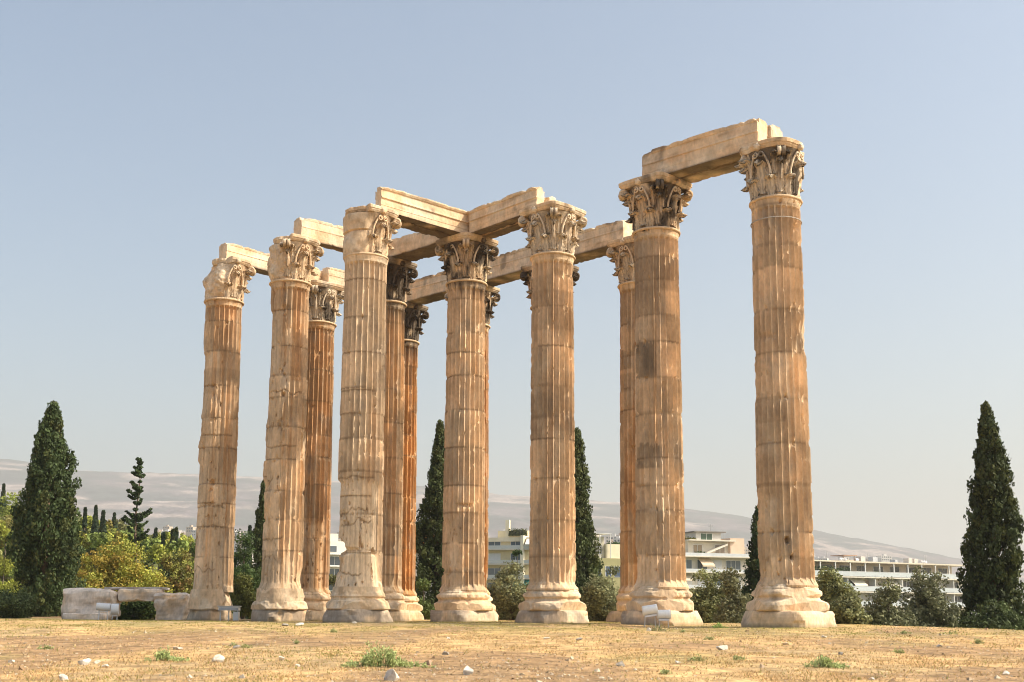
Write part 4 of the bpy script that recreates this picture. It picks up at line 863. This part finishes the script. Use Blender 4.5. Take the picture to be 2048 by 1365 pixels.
for i, (px, py, y, r_, lab) in enumerate(((171, 1008, 150, 0.78, 'small dark fir tip just right of the broad left cypress'), (192, 1004, 160, 0.72, 'thin dark fir on the hill skyline, second from the broad cypress'), (207, 1012, 150, 0.90, 'dark fir of a pair on the hill skyline'), (229, 1018, 165, 0.66, 'small fir tip right before the lone ragged conifer'), (346, 1046, 125, 0.60, 'slim twin fir tip right of the ragged conifer, left one'), (353, 1044, 128, 0.60, 'slim twin fir tip right of the ragged conifer, right one'), (327, 1056, 125, 0.72, 'dark fir between the ragged conifer and the twin firs'), (312, 1048, 170, 0.54, 'tiny fir tip just right of the ragged conifer'), (8, 968, 175, 0.90, 'dark fir tip at the very left edge of the photo'), (500, 1052, 130, 0.72, 'dark fir tip between the leftmost two columns'))):
    pp = at(px, py, y); cypress(px, py+(9 if i not in (8, 9) else 0), y, r_*2.0, lab, 60+i, name='fir_tree', shape=1.5, tufts=260, per=24, lf=(.4, .1), tint=(.05, .075, .04), zb=min(float(zg(pp[0], y)), pp[2]-6), irr=.5, group='dark firs in the wood')

# ------------------------------------------------------------------ buildings
CW = (.66, .59, .48); WW = (.68, .63, .54); YW = (.70, .60, .38); DW = (.10, .12, .14)
def block(px0, px1, y0, y1, label, name='apartment_building', zb=-10, group=None):
    A = at(px0, 1200, y0); B = at(px1, 1200, y1); d = np.array([B[0]-A[0], B[1]-A[1]]); L = float(np.linalg.norm(d)); a = math.atan2(d[1], d[0])
    root = empty(name, (A[0], A[1], zb), a); tag(root, label, 'building', group)
    return root, L, (lambda py, f=.5: float(at((px0+px1)/2, py, y0+(y1-y0)*f)[2]-zb))
def pbox(root, name, m, x0, x1, y0, y1, z0, z1, c, parent=None): return MB().box(x0, x1, y0, y1, z0, z1, c).build(name, m, parent or root)
def window(root, x0, x1, z0, z1, y=0.0, fc=(.7, .69, .66), gc=(.08, .10, .12), shut=None):
    f = MB(); t = .07
    for b in ((x0-t, x1+t, y-.07, y-.003, z1, z1+t), (x0-t, x1+t, y-.07, y-.003, z0-t, z0), (x0-t, x0, y-.07, y-.003, z0, z1), (x1, x1+t, y-.07, y-.003, z0, z1)): f.box(*b, fc)
    nd = max(1, int((x1-x0)/.9))
    for k in range(1, nd): xx = x0+(x1-x0)*k/nd; f.box(xx-.03, xx+.03, y-.06, y-.003, z0, z1, fc)
    w = f.build('window', M_METAL, root)
    if shut: pbox(root, 'shutter', M_WALL, x0, x1, y-.05, y-.004, z0, z1, shut, w)
    else: pbox(root, 'pane', M_GLASS, x0, x1, y-.03, y-.004, z0, z1, gc, w)
def awning(root, x0, x1, z, y, dep, c):
    V = [(x0, y, z), (x1, y, z), (x1, y-dep, z-dep*.7), (x0, y-dep, z-dep*.7)]; V += [(a, b, c_-.04) for a, b, c_ in V]+[(x1, y-dep, z-dep*.7-.25), (x0, y-dep, z-dep*.7-.25)]
    MB().add(V, [np.array([(0, 1, 2, 3), (7, 6, 5, 4), (0, 3, 7, 4), (1, 5, 6, 2), (3, 2, 8, 9), (9, 8, 2, 3)])], c).build('awning', M_WALL, root)
def antenna(root, x, y, z, h, c=(.4, .4, .4)):
    mb = MB().tube([(x, y, z-.1), (x, y, z+h)], .045, 5, c)
    for k in range(3): mb.tube([(x-.5, y, z+h*.7+k*.25), (x+.5, y, z+h*.7+k*.25)], .03, 4, c)
    mb.build('antenna', M_METAL, root)
def planter(root, x0, x1, y, z, h, seed, c=(.06, .10, .03)):
    rs = np.random.default_rng(seed); n = int((x1-x0)*h*150)+50; P = stk([rs.uniform(x0, x1, n), y+rs.normal(0, .2, n), z+h*rs.random(n)**1.3*(.6+.4*np.sin(rs.uniform(x0, x1, n)))], -1)
    V, F, cc = leaf_quads(P, np.array(c)*rs.uniform(.6, 1.6, n)[:, None], .32, .12, rs); mesh('roof_plants', V, F, M_LEAF, root, cc)

# long balconied building at the right
root, L, hz_ = block(1600, 1935, 240, 262, 'long white apartment building with glass-railed balcony bands at the right', zb=-12)
tops = [1118, 1150, 1180, 1207, 1233, 1259]; zt = hz_(1115)
fl = [hz_(1156)-k*2.85 for k in range(7)]
pbox(root, 'wall', M_WALL, 0, L, 0, 12, 0, fl[0]-.02, WW)
for k, z in enumerate(fl):
    if z < .5: break
    pbox(root, 'balcony_slab', M_WALL, -.4, L+.3, -2.0, -.003, z-.22, z, WW)
    r_ = MB()
    for q in range(int(L/3.1)+1): r_.box(q*3.1-.03, q*3.1+.03, -1.93, -1.87, z+.003, z+.98, (.6, .6, .6))
    r_.box(-.3, L+.2, -1.95, -1.85, z+.99, z+1.04, (.75, .75, .75)); rl = r_.build('balcony_railing', M_METAL, root)
    pbox(root, 'railing_panel', M_WALL, -.3, L+.2, -1.92, -1.90, z+.08, z+.97, (.52, .56, .58), rl)
    if k: 
        rs = np.random.default_rng(k); x = 1.0
        while x < L-3:
            w = rs.uniform(1.8, 3.6); window(root, x, x+w, z+.15, z+2.25, 0, gc=(.06, .07, .08), shut=None if rs.random() < .55 else ((.50, .38, .27) if rs.random() < .4 else (.62, .60, .56)))
            if rs.random() < .45: awning(root, x-.3, x+w+.4, z+2.45, -.01, 1.7, [(.62, .46, .26), (.25, .32, .28), (.70, .66, .58)][rs.integers(3)])
            x += w+rs.uniform(.9, 2.4)
        for q in np.arange(3.5, L, 7.3): pbox(root, 'divider', M_WALL, q-.08, q+.08, -1.8, -.004, z+.01, z+2.6, (.66, .65, .62))
z = fl[0]
pbox(root, 'penthouse_wall', M_WALL, 1.5, L-2, 2.0, 10, z+.003, z+2.75, (.60, .53, .45))
pbox(root, 'roof_canopy', M_WALL, -.2, L-.8, -1.6, 10.2, z+2.78, z+3.05, CW)
for q in np.arange(.2, L-1, 3.9): pbox(root, 'canopy_post', M_METAL, q-.09, q+.09, -1.5, -1.32, z+.01, z+2.77, (.7, .7, .7))
for q in np.arange(3.0, L-4, 4.6): window(root, q, q+2.6, z+.2, z+2.3, 2.0, gc=(.05, .06, .07))
planter(root, .5, 12.0, -1.2, z+.2, 1.7, 3); planter(root, 18, 20.0, -1.2, z+.2, 1.0, 4)
rs = np.random.default_rng(4)
for q in range(16):
    x = rs.uniform(.5, L*.85); w = rs.uniform(.5, 1.6); h = rs.uniform(.5, 1.4)
    if q % 3 == 0: antenna(root, x, rs.uniform(2, 8), z+3.05, rs.uniform(1.2, 2.4))
    elif q % 3 == 1:
        t_ = MB().tube([(x-w/2, 4, z+3.6), (x+w/2, 4, z+3.6)], .36, 10, (.7, .7, .72)); t_.box(x-w*.4, x+w*.4, 3.7, 4.3, z+3.05, z+3.3, (.4, .4, .4)); t_.build('water_tank', M_METAL, root)
    else: pbox(root, 'roof_box', M_WALL, x, x+w, 4.5, 6, z+3.053, z+3.05+h, [(.6, .55, .5), (.45, .47, .5), (.55, .36, .28)][q % 2])
sh_ = MB(); sx = L*.335; sh_.box(sx, sx+3, 4, 7, z+3.06, z+3.6, (.55, .45, .36)); sh_.box(sx-.3, sx+3.4, 3.6, 7.4, z+4.4, z+4.55, (.40, .27, .2))
for q in (sx, sx+2.9): sh_.box(q, q+.12, 4, 4.12, z+3.6, z+4.4, (.4, .3, .25))
sh_.build('roof_shelter', M_WALL, root)

# terraced white house, between the two rightmost columns
root, L, hz_ = block(1355, 1520, 226, 232, 'terraced white house with striped awnings between the two rightmost columns', zb=-12)
z0_ = hz_(1114); pbox(root, 'wall', M_WALL, 0, L, 0, 10, 0, z0_, WW)
for z in (z0_, z0_-2.9, z0_-5.8):
    pbox(root, 'balcony_slab', M_WALL, -.2, L+.2, -1.7, -.003, z-.2, z+.003, WW); rl = pbox(root, 'balcony_railing', M_WALL, -.1, L+.1, -1.66, -1.6, z+.003-3.7+3.7, z+.55, (.62, .64, .66))
for k, z in enumerate((z0_-2.9, z0_-5.8)):
    for q, w in ((.8, 2.2), (4.2, 2.0), (7.6, 1.6), (10.2, 3.0)):
        window(root, q, q+w, z+.1, z+2.2, 0, gc=(.10, .13, .15), shut=None if (q+k) % 2 < 1 else (.66, .66, .66))
awning(root, 4.3, 6.8, z0_-.35, -.01, 1.9, (.72, .58, .42)); awning(root, .6, 2.6, z0_-3.3, -.01, 1.5, (.68, .60, .48))
pbox(root, 'upper_floor', M_WALL, 3.6, 12.5, 2.2, 9.5, z0_+.006, z0_+2.9, CW)
pbox(root, 'terrace_slab', M_WALL, 3.2, 13, 1.0, 9.8, z0_+2.93, z0_+3.15, WW)
window(root, 4.6, 6.4, z0_+.5, z0_+2.2, 2.2, gc=(.30, .22, .14)); window(root, 9.2, 11.2, z0_+.3, z0_+2.3, 2.2, gc=(.25, .2, .16))
V = [(6.8, 2.1, z0_+.8), (6.8, .9, z0_+.8), (11.2, .9, z0_+2.5), (11.2, 2.1, z0_+2.5), (6.8, 2.1, z0_+.5), (6.8, .9, z0_+.5), (11.2, .9, z0_+2.2), (11.2, 2.1, z0_+2.2)]
MB().add(V, np.array([(0, 1, 2, 3), (7, 6, 5, 4), (1, 5, 6, 2), (0, 4, 5, 1), (3, 2, 6, 7)]), WW).build('stair_parapet', M_WALL, root)
pbox(root, 'penthouse', M_WALL, 6.2, 11.5, 4.0, 9, z0_+3.153, z0_+4.7, (.58, .55, .50)); pbox(root, 'penthouse_roof', M_WALL, 5.6, 12.3, 3.4, 9.4, z0_+4.72, z0_+4.9, (.22, .20, .18))
window(root, 7.2, 9.6, z0_+3.3, z0_+4.5, 4.0, gc=(.05, .09, .06)); planter(root, 3.4, 5.6, 3.0, z0_+3.1, 1.3, 5, (.16, .15, .04)); planter(root, 4.6, 8.0, 1.6, z0_+.1, .9, 6)
pbox(root, 'side_wing', M_WALL, 12.0, 15.0, 1.4, 8, z0_+.007, z0_+3.6, (.66, .50, .38)); antenna(root, 10.5, 6, z0_+4.9, 1.6); antenna(root, 12.6, 5, z0_+3.6, 1.8)

# cream apartment house in the middle
root, L, hz_ = block(955, 1100, 262, 258, 'cream apartment house with balcony bands, seen right of the middle column', zb=-14)
zt = hz_(1078); pbox(root, 'wall', M_WALL, 0, L, 0, 12, 0, zt, YW)
for k in range(5):
    z = hz_(1099)-3.05*k
    pbox(root, 'balcony_slab', M_WALL, -.2, L*.74, -1.5, -.003, z-.2, z, (.60, .55, .47)); pbox(root, 'balcony_railing', M_METAL, -.1, L*.74, -1.47, -1.42, z+.05, z+.75, (.50, .52, .50))
    for q, w in ((2.3, 2.6), (7.2, 2.0), (12.6, 1.8)):
        window(root, q, q+w, z+.15, z+2.15, 0, gc=(.09, .13, .16), shut=None if (k+int(q)) % 3 else (.74, .74, .72))
pbox(root, 'stair_tower', M_WALL, L*.62, L*.66, -1.6, 3, 2, zt+.6, (.76, .70, .55))
pbox(root, 'parapet', M_WALL, -.1, L*.60, -.5, -.01, zt-.6, zt+.25, (.72, .64, .48)); pbox(root, 'parapet', M_WALL, L*.68, L, -.5, -.01, zt-1.6, zt+.25, (.76, .70, .58))
pbox(root, 'roof_room', M_WALL, 3.5, 10, 3, 8, zt+.003, zt+1.9, (.68, .60, .42)); pbox(root, 'roof_room', M_WALL, 5.2, 6.0, 2.9, 4, zt+.004, zt+4.2, (.72, .66, .50)); planter(root, 6.0, 10, 2.6, zt+.8, 1.6, 8, (.10, .11, .04))
awning(root, L*.69, L*.9, zt-.1, -.52, 1.6, (.74, .72, .68)); awning(root, 7.5, 12.5, hz_(1099)-6.3, -.01, 1.8, (.04, .28, .26)); antenna(root, 12, 5, zt, 2)

# cream house right of the pointed cypress
root, L, hz_ = block(1180, 1262, 215, 218, 'cream house with olive base behind the pointed cypress and the orange column', zb=-11)
zt = hz_(1117); pbox(root, 'wall', M_WALL, 0, L, 0, 10, 0, zt, (.36, .33, .17)); pbox(root, 'upper_floor', M_WALL, 3.6, L, .8, 9, zt+.003, hz_(1088), (.74, .66, .48)); pbox(root, 'upper_floor', M_WALL, 0, 3.55, 1.5, 9, zt+.003, hz_(1073), (.58, .53, .42))
for q in (1.0, 3.0, 4.8): window(root, q, q+1.1, zt-3.2, zt-1.4, 0, gc=(.07, .10, .16))
window(root, 1.2, 3.0, zt+.8, zt+2.4, 1.5, gc=(.09, .09, .08)); pbox(root, 'pergola', M_METAL, -.2, 4.4, .3, 6, hz_(1068), hz_(1067), (.7, .7, .7))
for q in (0, 2.1, 4.2): pbox(root, 'pergola_post', M_METAL, q, q+.12, .35, .47, zt+.01, hz_(1068)-.003, (.7, .7, .7))
planter(root, 4, L, 1.4, hz_(1088), .5, 9); 
# white terraces between third and notched columns, and the red-roofed house
root, L, hz_ = block(640, 705, 205, 208, 'white terraced house seen between the third and the notched columns', zb=-11)
pbox(root, 'wall', M_WALL, 0, L, 0, 8, 0, hz_(1108), WW); pbox(root, 'upper_floor', M_WALL, .6, L, 1.2, 8, hz_(1108)+.003, hz_(1082), WW); pbox(root, 'roof_room', M_WALL, 1.4, 4, 2.5, 6, hz_(1082)+.003, hz_(1066), WW)
for z in (hz_(1108), hz_(1132), hz_(1156)): pbox(root, 'balcony_slab', M_WALL, -.2, L, -1.6, -.003, z-.2, z+.02, (.74, .73, .7)); window(root, 1.2, 3.6, z-2.1, z-.5, 0, gc=(.1, .12, .14))
window(root, 1.6, 3.2, hz_(1104), hz_(1092), 1.2)
root, L, hz_ = block(822, 868, 240, 240, 'red-roofed house glimpsed left of the pointed cypress by the middle column', zb=-12)
pbox(root, 'wall', M_WALL, 0, L, 0, 8, 0, hz_(1088), (.55, .50, .45)); pbox(root, 'roof', M_WALL, -.3, L+.3, -.4, 8.3, hz_(1088)+.003, hz_(1070), (.58, .22, .10)); pbox(root, 'awning', M_WALL, 0, L, -1.4, -.005, hz_(1106), hz_(1101), (.55, .05, .04)); window(root, 1, 3.6, hz_(1099), hz_(1091), 0)
# far city at the foot of the mountain
rs = np.random.default_rng(9); n = 0
for (pa, pb, pyt, y, cnt) in ((300, 400, 1060, 1500, 20), (455, 520, 1068, 1300, 9), (640, 700, 1068, 1400, 8), (828, 850, 1062, 1300, 4), (970, 1060, 1070, 1100, 12), (1160, 1250, 1075, 1100, 10), (1360, 1520, 1098, 1500, 12), (1630, 1800, 1117, 1500, 12)):
    for k in range(cnt):
        px = rs.uniform(pa, pb); yy = y*rs.uniform(.85, 1.25); p = at(px, pyt+rs.uniform(-7, 10), yy); w, d_, = rs.uniform(7, 13)*y/1300, rs.uniform(8, 14)
        root = empty('distant_building', (p[0], p[1], -14), rs.uniform(-.5, .5)); tag(root, 'tiny pale block of the far city at the foot of the mountain', 'building', 'tiny far city buildings')
        h = p[2]+14; cc = [(.52, .49, .45), (.50, .42, .33), (.46, .36, .29), (.62, .60, .57)][rs.integers(4)]
        pbox(root, 'wall', M_WALL, -w/2, w/2, 0, d_, 0, h, cc); 
        for q in range(max(1, int(h/3.1)-1)):
            for xx in np.arange(-w/2+1, w/2-1.5, 2.6): pbox(root, 'window', M_GLASS, xx, xx+1.4, -.05, -.005, h-2.4-q*3.1, h-1.0-q*3.1, DW)
            if q > 0: break
        pbox(root, 'roof_room', M_WALL, -w*.2, w*.1, 2, 5, h+.003, h+2.2, cc); n += 1
